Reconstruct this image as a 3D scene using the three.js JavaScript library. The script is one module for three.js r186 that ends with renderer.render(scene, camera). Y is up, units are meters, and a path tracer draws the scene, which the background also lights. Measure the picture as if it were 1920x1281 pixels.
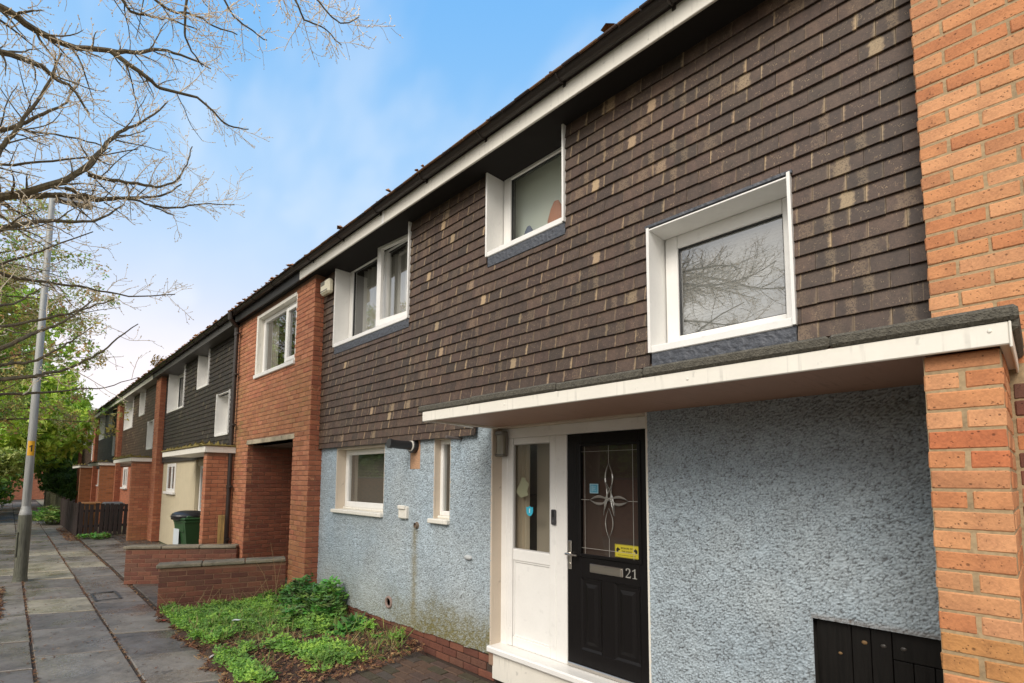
import * as THREE from 'three';
import { mergeGeometries } from 'three/addons/utils/BufferGeometryUtils.js';

// ---------------------------------------------------------------- camera, sky, sun, exposure
const W = 1920, H = 1281, F = 966.5, PX = 929.7, PY = 817.7, RAD = Math.PI / 180;
const scene = new THREE.Scene();
const camera = new THREE.PerspectiveCamera((2 * Math.atan(H / 2 / F)) / RAD, W / H, 0.05, 900);
camera.position.set(0, 1.9, 3.4);
camera.rotation.set(4.909 * RAD, 46.73 * RAD, 0.46 * RAD, 'YXZ');
camera.setViewOffset(W, H, W / 2 - PX, H / 2 - PY, W, H);   // a shift lens: the photograph's verticals are nearly upright
camera.updateMatrixWorld(true);
scene.add(camera);
const renderer = new THREE.WebGLRenderer();
renderer.toneMapping = THREE.LinearToneMapping;
renderer.toneMappingExposure = 1.85;
renderer.shadowMap.enabled = true;

const rng = (s) => () => { s = (s + 0x6d2b79f5) | 0; let t = Math.imul(s ^ (s >>> 15), 1 | s); t = (t + Math.imul(t ^ (t >>> 7), 61 | t)) ^ t; return ((t ^ (t >>> 14)) >>> 0) / 4294967296; };
const lerp = (a, b, t) => a + (b - a) * t, clamp = (x, a = 0, b = 1) => Math.min(b, Math.max(a, x));
const sstep = (a, b, x) => { const t = clamp((x - a) / (b - a)); return t * t * (3 - 2 * t); };
function vnoise(N, c, seed, cy = c) {            // periodic value noise
  const r = rng(seed), g = Float32Array.from({ length: c * cy }, r), o = new Float32Array(N * N);
  for (let j = 0; j < N; j++) for (let i = 0; i < N; i++) {
    const x = (i / N) * c, y = (j / N) * cy, ix = Math.floor(x), iy = Math.floor(y), fx = x - ix, fy = y - iy, sx = fx * fx * (3 - 2 * fx), sy = fy * fy * (3 - 2 * fy);
    const x1 = (ix + 1) % c, y1 = (iy + 1) % cy;
    o[j * N + i] = lerp(lerp(g[iy * c + ix], g[iy * c + x1], sx), lerp(g[y1 * c + ix], g[y1 * c + x1], sx), sy);
  }
  return o;
}
function fbm(N, c, oct, seed, gain = 0.5, cy = c) {
  const o = new Float32Array(N * N); let a = 1, s = 0;
  for (let k = 0; k < oct; k++) { const n = vnoise(N, c << k, seed + k * 17, cy << k); for (let i = 0; i < o.length; i++) o[i] += a * n[i]; s += a; a *= gain; }
  for (let i = 0; i < o.length; i++) o[i] /= s;
  return o;
}
const hash3 = (x, y, s) => { let h = Math.imul(x | 0, 374761393) ^ Math.imul(y | 0, 668265263) ^ Math.imul(s | 0, 974711); h = Math.imul(h ^ (h >>> 13), 1274126177); return ((h ^ (h >>> 16)) >>> 0) / 4294967296; };
function n2(x, y, s = 0) {                       // aperiodic value noise
  const ix = Math.floor(x), iy = Math.floor(y), fx = x - ix, fy = y - iy, sx = fx * fx * (3 - 2 * fx), sy = fy * fy * (3 - 2 * fy);
  return lerp(lerp(hash3(ix, iy, s), hash3(ix + 1, iy, s), sx), lerp(hash3(ix, iy + 1, s), hash3(ix + 1, iy + 1, s), sx), sy);
}
const f2 = (x, y, s = 0, o = 4) => { let a = 1, t = 0, w = 0; for (let k = 0; k < o; k++) { t += a * n2(x * (1 << k), y * (1 << k), s + k); w += a; a *= 0.5; } return t / w; };

{ // the sky: pale blue with thin cloud, whiter towards the horizon and cloudier away from the houses
  const w = 1024, h = 512, d = new Float32Array(w * h * 4);
  for (let j = 0; j < h; j++) for (let i = 0; i < w; i++) {
    const el = ((j + 0.5) / h - 0.5) * Math.PI, az = ((i + 0.5) / w - 0.5) * 2 * Math.PI, y = Math.sin(el), x = Math.cos(el) * Math.cos(az), z = Math.cos(el) * Math.sin(az);
    const yy = Math.max(y, 0); let c = [Math.min(0.58, 0.95 * Math.exp(-3.0 * yy)), Math.min(0.58, 0.62 * Math.exp(-1.12 * yy)), 0.575 - 0.08 * yy];
    const k = 1.6 / (Math.max(y, 0) + 0.22), u = x * k, v = z * k, q = f2(u * 1.1 + 7, v * 2.1 + 3, 5, 5), wisp = f2(u * 2.2 + v + 31, v * 5 - u, 9, 5);
    const side = sstep(-0.3, 0.7, z * 0.85 + x * 0.3);
    let cl = sstep(0.45, 0.9, q) * 0.16 + sstep(0.46, 0.85, wisp) * 0.22 + sstep(0.33, 0.0, y) * 0.65;
    cl = clamp(cl + side * (0.5 + 0.5 * sstep(0.25, 0.65, q)));
    const b = lerp(0.9, 1.04, q);
    c = c.map((e, n) => lerp(e, lerp([0.585, 0.59, 0.59][n], [0.87, 0.84, 0.80][n], side) * b, cl));
    if (y < 0) c = [0.3, 0.3, 0.28];
    d.set([...c, 1], (j * w + i) * 4);
  }
  const t = new THREE.DataTexture(d, w, h, THREE.RGBAFormat, THREE.FloatType);
  t.mapping = THREE.EquirectangularReflectionMapping; t.magFilter = THREE.LinearFilter; t.needsUpdate = true;
  scene.background = t; scene.environment = t;
}
const sun = new THREE.DirectionalLight(new THREE.Color(1, 0.92, 0.82), 1.5);
sun.position.set(4, 23, 28); sun.target.position.set(-4, 0, 0);
sun.castShadow = true; sun.shadow.radius = 60; sun.shadow.mapSize.set(2048, 2048);
Object.assign(sun.shadow.camera, { left: -40, right: 20, top: 30, bottom: -20, near: 1, far: 90 });
scene.add(sun, sun.target);

// ---------------------------------------------------------------- helpers
const counts = {};
function numbered(n) { const k = (counts[n] = (counts[n] ?? -1) + 1); return k ? n + '_' + String(k).padStart(3, '0') : n; }
function thing(name, label, category, pos = [0, 0, 0], turn = 0, group) {
  const o = new THREE.Group(); o.name = numbered(name); o.position.set(...pos); o.rotation.y = turn; o.userData = { label, category }; if (group) o.userData.group = group;
  scene.add(o); return o;
}
function part(name, geo, mat, parent, kind, label) {
  const m = new THREE.Mesh(geo, mat); m.name = name; m.castShadow = m.receiveShadow = true;
  if (kind) m.userData.kind = kind; if (label) m.userData.label = label;
  parent.add(m); return m;
}
function struct(name, geo, mat) { return part(numbered(name), geo, mat, scene, 'structure'); }
const _v = new THREE.Vector3();
function pix(x, y, z) { _v.set(x, y, z).project(camera); return [(_v.x + 1) / 2 * W, (1 - _v.y) / 2 * H, _v.z]; }
function seen(x, y, z, m = 30) { const p = pix(x, y, z); return p[2] < 1 && p[0] > -m && p[0] < W + m && p[1] > -m && p[1] < H + m; }
const dist = (x, y, z) => Math.hypot(x, y - 1.9, z - 3.4);

function planarUV(g, off = [0, 0]) {             // uv in metres, from the face's own direction
  const p = g.attributes.position, n = g.attributes.normal, uv = new Float32Array(p.count * 2);
  for (let i = 0; i < p.count; i++) {
    const ax = Math.abs(n.getX(i)), ay = Math.abs(n.getY(i)), az = Math.abs(n.getZ(i)), x = p.getX(i), y = p.getY(i), z = p.getZ(i);
    if (ay > ax && ay > az) { uv[2 * i] = x + off[0]; uv[2 * i + 1] = z + off[1]; } else if (ax > az) { uv[2 * i] = z + off[0]; uv[2 * i + 1] = y + off[1]; } else { uv[2 * i] = x + off[0]; uv[2 * i + 1] = y + off[1]; }
  }
  g.setAttribute('uv', new THREE.BufferAttribute(uv, 2)); return g;
}
class MB {                                       // collects triangles into one geometry
  constructor() { this.p = []; this.c = []; this.t = null; }
  tri(a, b, c) { this.p.push(...a, ...b, ...c); if (this.t) this.c.push(...this.t, ...this.t, ...this.t); return this; }
  quad(a, b, c, d) { return this.tri(a, b, c).tri(a, c, d); }
  box(x0, x1, y0, y1, z0, z1, b = 0.003) {       // chamfered box
    b = Math.min(b, (x1 - x0) * 0.35, (y1 - y0) * 0.35, (z1 - z0) * 0.35);
    const L = [[x0, x1], [y0, y1], [z0, z1]], V = (a, s) => { // a = axis whose face is full, s = signs
      return [0, 1, 2].map((k) => { const e = L[k][s[k]], i = s[k] ? -b : b; return k === a ? e : e + i; }); };
    const q = (A, B, C, D, n) => { const u = [0, 1, 2].map((k) => B[k] - A[k]), v = [0, 1, 2].map((k) => C[k] - A[k]);
      const d = (u[1] * v[2] - u[2] * v[1]) * n[0] + (u[2] * v[0] - u[0] * v[2]) * n[1] + (u[0] * v[1] - u[1] * v[0]) * n[2]; return d > 0 ? this.quad(A, B, C, D) : this.quad(D, C, B, A); };
    for (let a = 0; a < 3; a++) { const e = (a + 1) % 3, f = (a + 2) % 3;
      for (const s of [0, 1]) { const S = (p, r) => { const t = [0, 0, 0]; t[a] = s; t[e] = p; t[f] = r; return t; }, n = [0, 0, 0]; n[a] = s ? 1 : -1;
        q(V(a, S(0, 0)), V(a, S(1, 0)), V(a, S(1, 1)), V(a, S(0, 1)), n); }
      if (b > 0) for (const s of [0, 1]) for (const r of [0, 1]) { // edges along axis a
        const S = (k) => { const t = [0, 0, 0]; t[a] = k; t[e] = s; t[f] = r; return t; }, n = [0, 0, 0]; n[e] = s ? 1 : -1; n[f] = r ? 1 : -1;
        q(V(e, S(0)), V(f, S(0)), V(f, S(1)), V(e, S(1)), n); } }
    if (b > 0) for (const i of [0, 1]) for (const j of [0, 1]) for (const k of [0, 1]) { const s = [i, j, k], A = V(0, s), B = V(1, s), C = V(2, s); (i + j + k) % 2 ? this.tri(A, B, C) : this.tri(A, C, B); }
    return this;
  }
  tube(pts, rad, n = 5, cap = true) {            // pts: [x,y,z]; rad: number or per-point list
    const R = (i) => (Array.isArray(rad) ? rad[i] : rad), rings = [];
    let up = new THREE.Vector3(0.3, 1, 0.2).normalize();
    for (let i = 0; i < pts.length; i++) {
      const a = pts[Math.max(0, i - 1)], b = pts[Math.min(pts.length - 1, i + 1)], t = new THREE.Vector3(b[0] - a[0], b[1] - a[1], b[2] - a[2]).normalize();
      if (Math.abs(t.dot(up)) > 0.95) up = new THREE.Vector3(1, 0.2, -0.4).normalize();
      const u = new THREE.Vector3().crossVectors(t, up).normalize(), v = new THREE.Vector3().crossVectors(u, t); up = v.clone();
      rings.push(Array.from({ length: n }, (_, k) => { const w = (k / n) * 2 * Math.PI, c = Math.cos(w) * R(i), s = Math.sin(w) * R(i); return [pts[i][0] + u.x * c + v.x * s, pts[i][1] + u.y * c + v.y * s, pts[i][2] + u.z * c + v.z * s]; }));
    }
    for (let i = 0; i + 1 < rings.length; i++) for (let k = 0; k < n; k++) { const l = (k + 1) % n; this.quad(rings[i][l], rings[i][k], rings[i + 1][k], rings[i + 1][l]); }
    if (cap) for (const [r, f] of [[rings[0], 1], [rings.at(-1), 0]]) for (let k = 1; k + 1 < n; k++) f ? this.tri(r[0], r[k], r[k + 1]) : this.tri(r[0], r[k + 1], r[k]);
    return this;
  }
  ring(x0, x1, y0, y1, w, z0, z1, b = 0.004) { const [l, r, t, d] = Array.isArray(w) ? w : [w, w, w, w]; return this.box(x0, x0 + l, y0, y1, z0, z1, b).box(x1 - r, x1, y0, y1, z0, z1, b).box(x0 + l, x1 - r, y1 - t, y1, z0, z1 - 0.001, b).box(x0 + l, x1 - r, y0, y0 + d, z0, z1 - 0.001, b); }
  geo(smooth = false) {
    const g = new THREE.BufferGeometry(); g.setAttribute('position', new THREE.BufferAttribute(new Float32Array(this.p), 3));
    if (this.t) g.setAttribute('color', new THREE.BufferAttribute(new Float32Array(this.c), 3));
    g.computeVertexNormals(); return planarUV(g);
  }
  build(name, mat, parent, kind, label) { return part(name, this.geo(), mat, parent, kind, label); }
}
const mb = () => new MB(), box = (...a) => mb().box(...a).geo();

// ---------------------------------------------------------------- textures and materials
const toS = (x) => { x = clamp(x); return 255 * (x <= 0.0031308 ? 12.92 * x : 1.055 * Math.pow(x, 1 / 2.4) - 0.055); };
function tex(w, h, f, rep, srgb = true, clampEdge = false) {   // f(i, j) -> linear rgb or a number
  const d = new Uint8Array(w * h * 4);
  for (let j = 0; j < h; j++) for (let i = 0; i < w; i++) { const c = f(i, j), o = (j * w + i) * 4; for (let k = 0; k < 3; k++) { const e = c.length ? c[k] : c; d[o + k] = srgb ? toS(e) : 255 * clamp(e); } d[o + 3] = 255; }
  const t = new THREE.DataTexture(d, w, h); t.magFilter = THREE.LinearFilter; t.minFilter = THREE.LinearMipmapLinearFilter;
  if (!clampEdge) t.wrapS = t.wrapT = THREE.RepeatWrapping;
  if (rep) t.repeat.set(1 / (rep[0] ?? rep), 1 / (rep[1] ?? rep)); if (srgb) t.colorSpace = THREE.SRGBColorSpace; t.needsUpdate = true; return t;
}
const std = (o) => new THREE.MeshStandardMaterial({ side: THREE.DoubleSide, ...o });
const lin = (r, g, b) => new THREE.Color().setRGB(r, g, b);
const NN = 512, grain = fbm(NN, 64, 3, 11), soft = fbm(NN, 6, 5, 23), coarse = fbm(NN, 16, 4, 37), streakV = fbm(NN, 48, 3, 51, 0.5, 3);

// brick faces: fired grain, pits and pale grit
const pits = new Float32Array(NN * NN);
{ const r = rng(77); for (let k = 0; k < 330; k++) { const x = r() * NN, y = r() * NN, a = 1 + r() * r() * 6, b = a * (0.6 + r() * 0.5), s = r() < 0.8 ? -1 : 0.7;
  for (let j = -6; j <= 6; j++) for (let i = -6; i <= 6; i++) { const q = (i * i) / (a * a) + (j * j) / (b * b); if (q < 1) { const o = ((y + j + NN | 0) % NN) * NN + ((x + i + NN | 0) % NN); pits[o] = s * (1 - q * 0.5); } } } }
const brickMap = tex(NN, NN, (i, j) => { const o = j * NN + i, g = 0.48 + 0.36 * grain[o] + 0.44 * soft[o], p = pits[o]; const m = g * (p < 0 ? 1 + 0.6 * p : 1 + 0.5 * p); return [m, m * (0.97 + 0.06 * soft[o]), m]; }, 0.42);
const brickBump = tex(NN, NN, (i, j) => { const o = j * NN + i; return 0.5 + 0.25 * (grain[o] - 0.5) + 0.25 * (coarse[o] - 0.5) + (pits[o] < 0 ? pits[o] * 0.4 : 0); }, 0.42, false);
const brickMat = (r, g, b) => std({ color: lin(r, g, b), map: brickMap, bumpMap: brickBump, bumpScale: 0.004, roughness: 0.86 });
const ORANGE = [[0.58, 0.255, 0.11], [0.62, 0.29, 0.13], [0.54, 0.225, 0.095], [0.63, 0.305, 0.145], [0.52, 0.205, 0.085], [0.58, 0.275, 0.125], [0.50, 0.22, 0.10]];
const RED = [[0.465, 0.178, 0.088], [0.49, 0.195, 0.097], [0.435, 0.16, 0.08], [0.505, 0.205, 0.105], [0.415, 0.146, 0.075], [0.47, 0.185, 0.092]];
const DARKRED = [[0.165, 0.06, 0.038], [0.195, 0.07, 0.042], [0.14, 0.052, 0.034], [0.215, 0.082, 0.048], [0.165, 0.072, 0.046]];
const matCache = new Map(), toneMat = (t) => { const k = t.join(); if (!matCache.has(k)) matCache.set(k, brickMat(...t)); return matCache.get(k); };
const brickStuff = std({ color: lin(1, 1, 1), vertexColors: true, map: brickMap, bumpMap: brickBump, bumpScale: 0.004, roughness: 0.86 });
const mortarTex = tex(256, 256, (i, j) => { const o = j * NN + i, m = 0.7 + 0.5 * (grain[o] - 0.5) + 0.3 * soft[o]; return [m, m * 0.98, m * 0.94]; }, 0.3);
const mortar = std({ color: lin(0.40, 0.295, 0.175), map: mortarTex, roughness: 0.95 }), mortarRed = std({ color: lin(0.27, 0.15, 0.095), map: mortarTex, roughness: 0.95 });
// far walls: courses too fine to tell apart
const farBrick = (t) => std({ roughness: 0.9, map: tex(256, 256, (i, j) => { const row = Math.floor(j / 32), y = j % 32, x = (i + (row % 2) * 32) % 64, b = Math.floor((i + (row % 2) * 32) / 64) % 4, k = hash3(b, row, 3), o = j * NN + i;
  if (y < 4 || x < 3) return [0.25, 0.15, 0.1].map((e) => e * (0.8 + 0.4 * grain[o])); const m = 0.75 + 0.35 * k + 0.3 * (grain[o] - 0.5) + 0.25 * (soft[o] - 0.5); return t.map((e) => e * m); }, [0.9, 0.6]) });
const farRed = farBrick([0.42, 0.14, 0.07]), farOrange = farBrick([0.38, 0.15, 0.06]);

const dirtMap = tex(NN, NN, (i, j) => { const o = j * NN + i, m = 0.94 + 0.1 * (soft[o] - 0.5) + 0.04 * (grain[o] - 0.5) - 0.2 * sstep(0.58, 0.82, streakV[o]) * sstep(0.42, 0.7, soft[o]) - 0.25 * sstep(0.7, 0.85, coarse[o]) * sstep(0.5, 0.65, grain[o]); return [m, m * 0.99, m * 0.965]; }, 0.9);
const cleanMap = tex(NN, NN, (i, j) => { const o = j * NN + i, m = 0.955 + 0.08 * (soft[o] - 0.5) + 0.03 * (grain[o] - 0.5) - 0.07 * sstep(0.66, 0.85, coarse[o]); return [m, m * 0.992, m * 0.975]; }, 0.9);
const white = std({ color: lin(0.84, 0.83, 0.805), map: cleanMap, roughness: 0.32 });
const whiteOld = std({ color: lin(0.81, 0.78, 0.71), map: dirtMap, roughness: 0.5 });
const creamTrim = std({ color: lin(0.64, 0.55, 0.45), map: dirtMap, roughness: 0.6 });
const blackTrim = std({ color: lin(0.018, 0.016, 0.015), roughness: 0.5, map: dirtMap });
const soffitBlack = std({ color: lin(0.014, 0.011, 0.010), roughness: 0.95 });
const gutterMat = std({ color: lin(0.035, 0.026, 0.022), roughness: 0.42, map: dirtMap });
const greyTrim = std({ color: lin(0.085, 0.082, 0.08), roughness: 0.6, map: dirtMap });
const leadMat = std({ color: lin(0.085, 0.092, 0.11), roughness: 0.55, metalness: 0.25, map: dirtMap, bumpMap: tex(NN, NN, (i, j) => coarse[j * NN + i], 0.5, false), bumpScale: 0.012 });
const feltMat = std({ color: lin(0.125, 0.115, 0.095), roughness: 0.95, map: tex(NN, NN, (i, j) => { const o = j * NN + i; const m = 0.35 + 0.75 * grain[o] * (0.5 + coarse[o]); return [m, m * 0.99, m * 0.93]; }, 0.35), bumpMap: tex(NN, NN, (i, j) => grain[j * NN + i], 0.35, false), bumpScale: 0.006 });
const soffitMat = std({ color: lin(0.42, 0.25, 0.18), roughness: 0.6, map: dirtMap });
const doorMat = new THREE.MeshPhysicalMaterial({ side: THREE.DoubleSide, specularIntensity: 0.45, color: lin(0.007, 0.006, 0.006), roughness: 0.42, bumpMap: tex(NN, NN, (i, j) => streakV[j * NN + i], 0.5, false), bumpScale: 0.0012 });
const hatchMat = new THREE.MeshPhysicalMaterial({ side: THREE.DoubleSide, specularIntensity: 0.5, color: lin(0.009, 0.008, 0.007), roughness: 0.5, map: tex(NN, NN, (i, j) => { const o = j * NN + i; return 0.7 + 0.9 * (streakV[o] - 0.3); }, 0.6), bumpMap: tex(NN, NN, (i, j) => streakV[j * NN + i], 0.6, false), bumpScale: 0.002 });
const chrome = std({ color: lin(0.62, 0.58, 0.53), metalness: 1, roughness: 0.28 });
const blackPlastic = std({ color: lin(0.02, 0.02, 0.021), roughness: 0.35 });
const glass = new THREE.MeshPhysicalMaterial({ color: lin(0.93, 0.95, 0.94), transmission: 1, thickness: 0, roughness: 0.0, ior: 1.7, side: THREE.DoubleSide });
const coated = new THREE.MeshPhysicalMaterial({ color: lin(0.8, 0.81, 0.8), transmission: 1, thickness: 0, roughness: 0.0, ior: 2.8, side: THREE.DoubleSide });
const frosted = new THREE.MeshPhysicalMaterial({ color: lin(0.8, 0.83, 0.8), transmission: 1, thickness: 0, roughness: 0.24, ior: 1.5, side: THREE.DoubleSide });
const blindGrey = std({ color: lin(0.36, 0.36, 0.345), roughness: 0.9 });
const curtain = std({ color: lin(0.55, 0.53, 0.48), roughness: 0.95 });
const dark = std({ color: lin(0.035, 0.03, 0.027), roughness: 0.9 });
const roomMat = std({ color: lin(0.12, 0.10, 0.08), roughness: 0.9 });
const plain = (r, g, b, ro = 0.7) => std({ color: lin(r, g, b), roughness: ro });
const woodTex = tex(NN, NN, (i, j) => { const o = j * NN + i; return 0.6 + 0.7 * (streakV[o] - 0.4) + 0.3 * (coarse[o] - 0.5); }, 0.6);
const slabTex = tex(NN, NN, (i, j) => { const o = j * NN + i, q = (o + 70013) % (NN * NN), m = (0.8 + 0.8 * (soft[o] - 0.5) + 0.35 * (grain[o] - 0.5) + 0.3 * (coarse[o] - 0.5)) * (1 - 0.4 * sstep(0.66, 0.76, coarse[q]) * sstep(0.5, 0.7, soft[q])); return [m * 1.03, m, m * 0.95]; }, 1.7);
const slabRough = tex(NN, NN, (i, j) => { const o = j * NN + i; return clamp(0.40 + 1.1 * (soft[(o + 9000) % (NN * NN)] - 0.42) + 0.25 * (grain[o] - 0.5), 0.12, 0.8); }, 2.3, false);
const slabBump = tex(NN, NN, (i, j) => { const o = j * NN + i; return 0.6 * grain[o] + 0.4 * coarse[o]; }, 0.8, false);
const barkTex = tex(NN, NN, (i, j) => { const o = j * NN + i; const m = 0.55 + 0.6 * (streakV[o] - 0.4) + 0.5 * (coarse[o] - 0.5); return [m, m * (0.98 + 0.12 * soft[o]), m * 0.95]; }, 0.5);
const mossMat = std({ color: lin(0.18, 0.14, 0.04), roughness: 1 });

// ---------------------------------------------------------------- pieces: the ones that show largest are parts, the rest one joined part
const pieceGeo = new Map();
function brickGeo(w, h, d, v) {                  // centred chamfered brick, front at +z
  const k = [w, h, d, v].map((e) => e.toFixed(3)).join();
  if (!pieceGeo.has(k)) {
    const r = rng(v * 97 + Math.round(w * 1000)), m = mb().box(-w / 2, w / 2, -h / 2, h / 2, -d / 2, d / 2, 0.0035 + r() * 0.002);
    const jit = new Map(); for (let i = 0; i < m.p.length; i += 3) { const q = m.p.slice(i, i + 3), kk = q.map((e) => e.toFixed(4)).join(); if (!jit.has(kk)) jit.set(kk, [r() - 0.5, r() - 0.5, r() - 0.5].map((e) => e * 0.0028)); const J = jit.get(kk); for (let c = 0; c < 3; c++) m.p[i + c] += J[c]; }
    const g = m.geo(); planarUV(g, [r() * 3, r() * 3]); pieceGeo.set(k, g);
  }
  return pieceGeo.get(k);
}
class Pieces {
  constructor() { this.l = []; }
  add(geo, pos, tone, { rot = [0, 0, 0], size = 0.1 } = {}) { this.l.push({ geo, pos, tone, rot, size }); }
  emit(name, parent, limit, matOf, stuffMat) {
    for (const e of this.l) { const d = dist(...e.pos); e.s = seen(...e.pos) ? e.size / d : -d * 1e-3; }
    const L = [...this.l].sort((a, b) => b.s - a.s), n = Math.min(limit, L.length), cut = []; 
    L.forEach((e, i) => {
      if (i < n && e.s > 0) { const m = part(name, e.geo, matOf(e.tone), parent); m.position.set(...e.pos); m.rotation.set(...e.rot); } else cut.push(e);
    });
    if (!cut.length) return;
    const q = new THREE.Matrix4(), gs = cut.map((e) => { q.compose(new THREE.Vector3(...e.pos), new THREE.Quaternion().setFromEuler(new THREE.Euler(...e.rot)), new THREE.Vector3(1, 1, 1)); const g = e.geo.clone().applyMatrix4(q); const c = new Float32Array(g.attributes.position.count * 3); for (let i = 0; i < c.length; i += 3) c.set(e.tone, i); g.setAttribute('color', new THREE.BufferAttribute(c, 3)); return g; });
    part(name, mergeGeometries(gs), stuffMat, parent, 'stuff');
  }
}
const BH = 0.065, CO = 0.075;
// courses on a wall that faces +z: bricks between x0 and x1, front at zf; holes [x0, x1, y0, y1]; tone(r, x, y)
function courseZ(P, { x0, x1, y0, y1, zf, depth = 0.1, holes = [], tones, seed = 1, cornerR = false, phase = 0, tint, yOff = 0 }) {
  const r = rng(seed), n0 = Math.ceil((y0 - yOff) / CO - 0.001);
  for (let n = n0; n * CO + yOff + BH <= y1 + 0.004; n++) {
    const y = n * CO + yOff, odd = (n + phase) % 2;
    const cells = []; let x = x1;
    let first = odd ? 0.1025 : 0.215;
    while (x > x0 + 0.02) { const w = Math.min(first, x - x0); cells.push([x - w, x]); x -= w + 0.01; first = 0.215; }
    for (const [a, b] of cells) {
      let parts = [[a, b]];
      for (const h of holes) if (y + BH / 2 > h[2] && y + BH / 2 < h[3]) parts = parts.flatMap(([p, q]) => q <= h[0] || p >= h[1] ? [[p, q]] : [[p, Math.min(q, h[0])], [Math.max(p, h[1]), q]].filter(([s, t]) => t - s > 0.03));
      for (const [p, q] of parts) {
        let t = tones[Math.floor(r() * tones.length)]; if (tint) t = tint(t, (p + q) / 2, y, r);
        P.add(brickGeo(+(q - p).toFixed(3), BH, depth, Math.floor(r() * 5)), [(p + q) / 2, y + BH / 2, zf - depth / 2 + (r() - 0.5) * 0.004], t, { rot: [0, 0, (r() - 0.5) * 0.006], size: q - p });
      }
    }
  }
}
// courses on a wall that faces +x (front at xf): bricks between z0 and z1, first brick at the z1 corner
function courseX(P, { z0, z1, y0, y1, xf, depth = 0.1, tones, seed = 1, phase = 0, tint, yOff = 0, flip = 1, cornerHeader = 0.1025, inset = 0 }) {
  const r = rng(seed), n0 = Math.ceil((y0 - yOff) / CO - 0.001);
  for (let n = n0; n * CO + yOff + BH <= y1 + 0.004; n++) {
    const y = n * CO + yOff, odd = (n + phase) % 2; let z = z1 - (odd ? inset : 0), first = odd ? 0.215 : cornerHeader;
    while (z > z0 + 0.02) { const w = Math.min(first, z - z0); let t = tones[Math.floor(r() * tones.length)]; if (tint) t = tint(t, z, y, r);
      P.add(brickGeo(+w.toFixed(3), BH, depth, Math.floor(r() * 5)), [xf - (depth / 2) * flip + (r() - 0.5) * 0.003, y + BH / 2, z - w / 2], t, { rot: [0, flip * Math.PI / 2, 0], size: w * 0.6 }); z -= w + 0.01; first = 0.215; }
  }
}
const quant = (t, k) => t.map((e) => +(e * k).toFixed(3));
const mossTint = (amt) => (t, x, y, r) => { const m = amt(x, y) * (0.5 + r()); const q = Math.round(clamp(m) * 3) / 3; return q <= 0 ? t : [lerp(t[0], 0.22, q * 0.6), lerp(t[1], 0.16, q * 0.6), lerp(t[2], 0.045, q * 0.6)].map((e) => +e.toFixed(2)); };

// ---------------------------------------------------------------- windows
function pane(parent, x0, x1, y0, y1, z, mat = glass) { const g = new THREE.PlaneGeometry(x1 - x0, y1 - y0); g.translate((x0 + x1) / 2, (y0 + y1) / 2, z); return part('pane', g, mat, parent); }
function curtainGeo(x0, x1, y0, y1, z, amp, pitch, seed = 3) {
  const n = Math.max(4, Math.round((x1 - x0) / pitch * 6)), m = mb(), r = rng(seed), ph = r() * 6, P = (i) => { const x = lerp(x0, x1, i / n), k = (x / pitch) * 2 * Math.PI; return [x, z + amp * Math.sin(k + ph + 0.7 * Math.sin(k * 0.37)) + amp * 0.3 * Math.sin(k * 2.3)]; };
  for (let i = 0; i < n; i++) { const a = P(i), b = P(i + 1); m.quad([a[0], y0, a[1]], [b[0], y0, b[1]], [b[0], y1, b[1]], [a[0], y1, a[1]]); }
  return m.geo();
}
function louvres(x0, x1, y0, y1, z, pitch, w) { const m = mb(); for (let y = y0; y < y1; y += pitch) m.quad([x0, y, z + w / 2], [x1, y, z + w / 2], [x1, y + pitch * 0.985, z - w / 2], [x0, y + pitch * 0.985, z - w / 2]); return m.geo(); }
// a dark shallow room behind a window so that something stands behind the glass
function room(parent, x0, x1, y0, y1, z, d = 1.2, mat = roomMat) { const m = mb(), a = 0.15; x0 -= a; x1 += a; y0 -= a; y1 += a; m.quad([x0, y0, z - d], [x1, y0, z - d], [x1, y1, z - d], [x0, y1, z - d]).quad([x0, y0, z], [x0, y0, z - d], [x0, y1, z - d], [x0, y1, z]).quad([x1, y0, z - d], [x1, y0, z], [x1, y1, z], [x1, y1, z - d]).quad([x0, y0, z], [x1, y0, z], [x1, y0, z - d], [x0, y0, z - d]).quad([x0, y1, z - d], [x1, y1, z - d], [x1, y1, z], [x0, y1, z]); return part('interior', m.geo(), mat, parent); }

// ---------------------------------------------------------------- number 21, the near house
const house = thing('terraced_house', 'near house with brown hung tiles over rough pale blue walls and a black front door', 'house', [0, 0, 0]);

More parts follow.
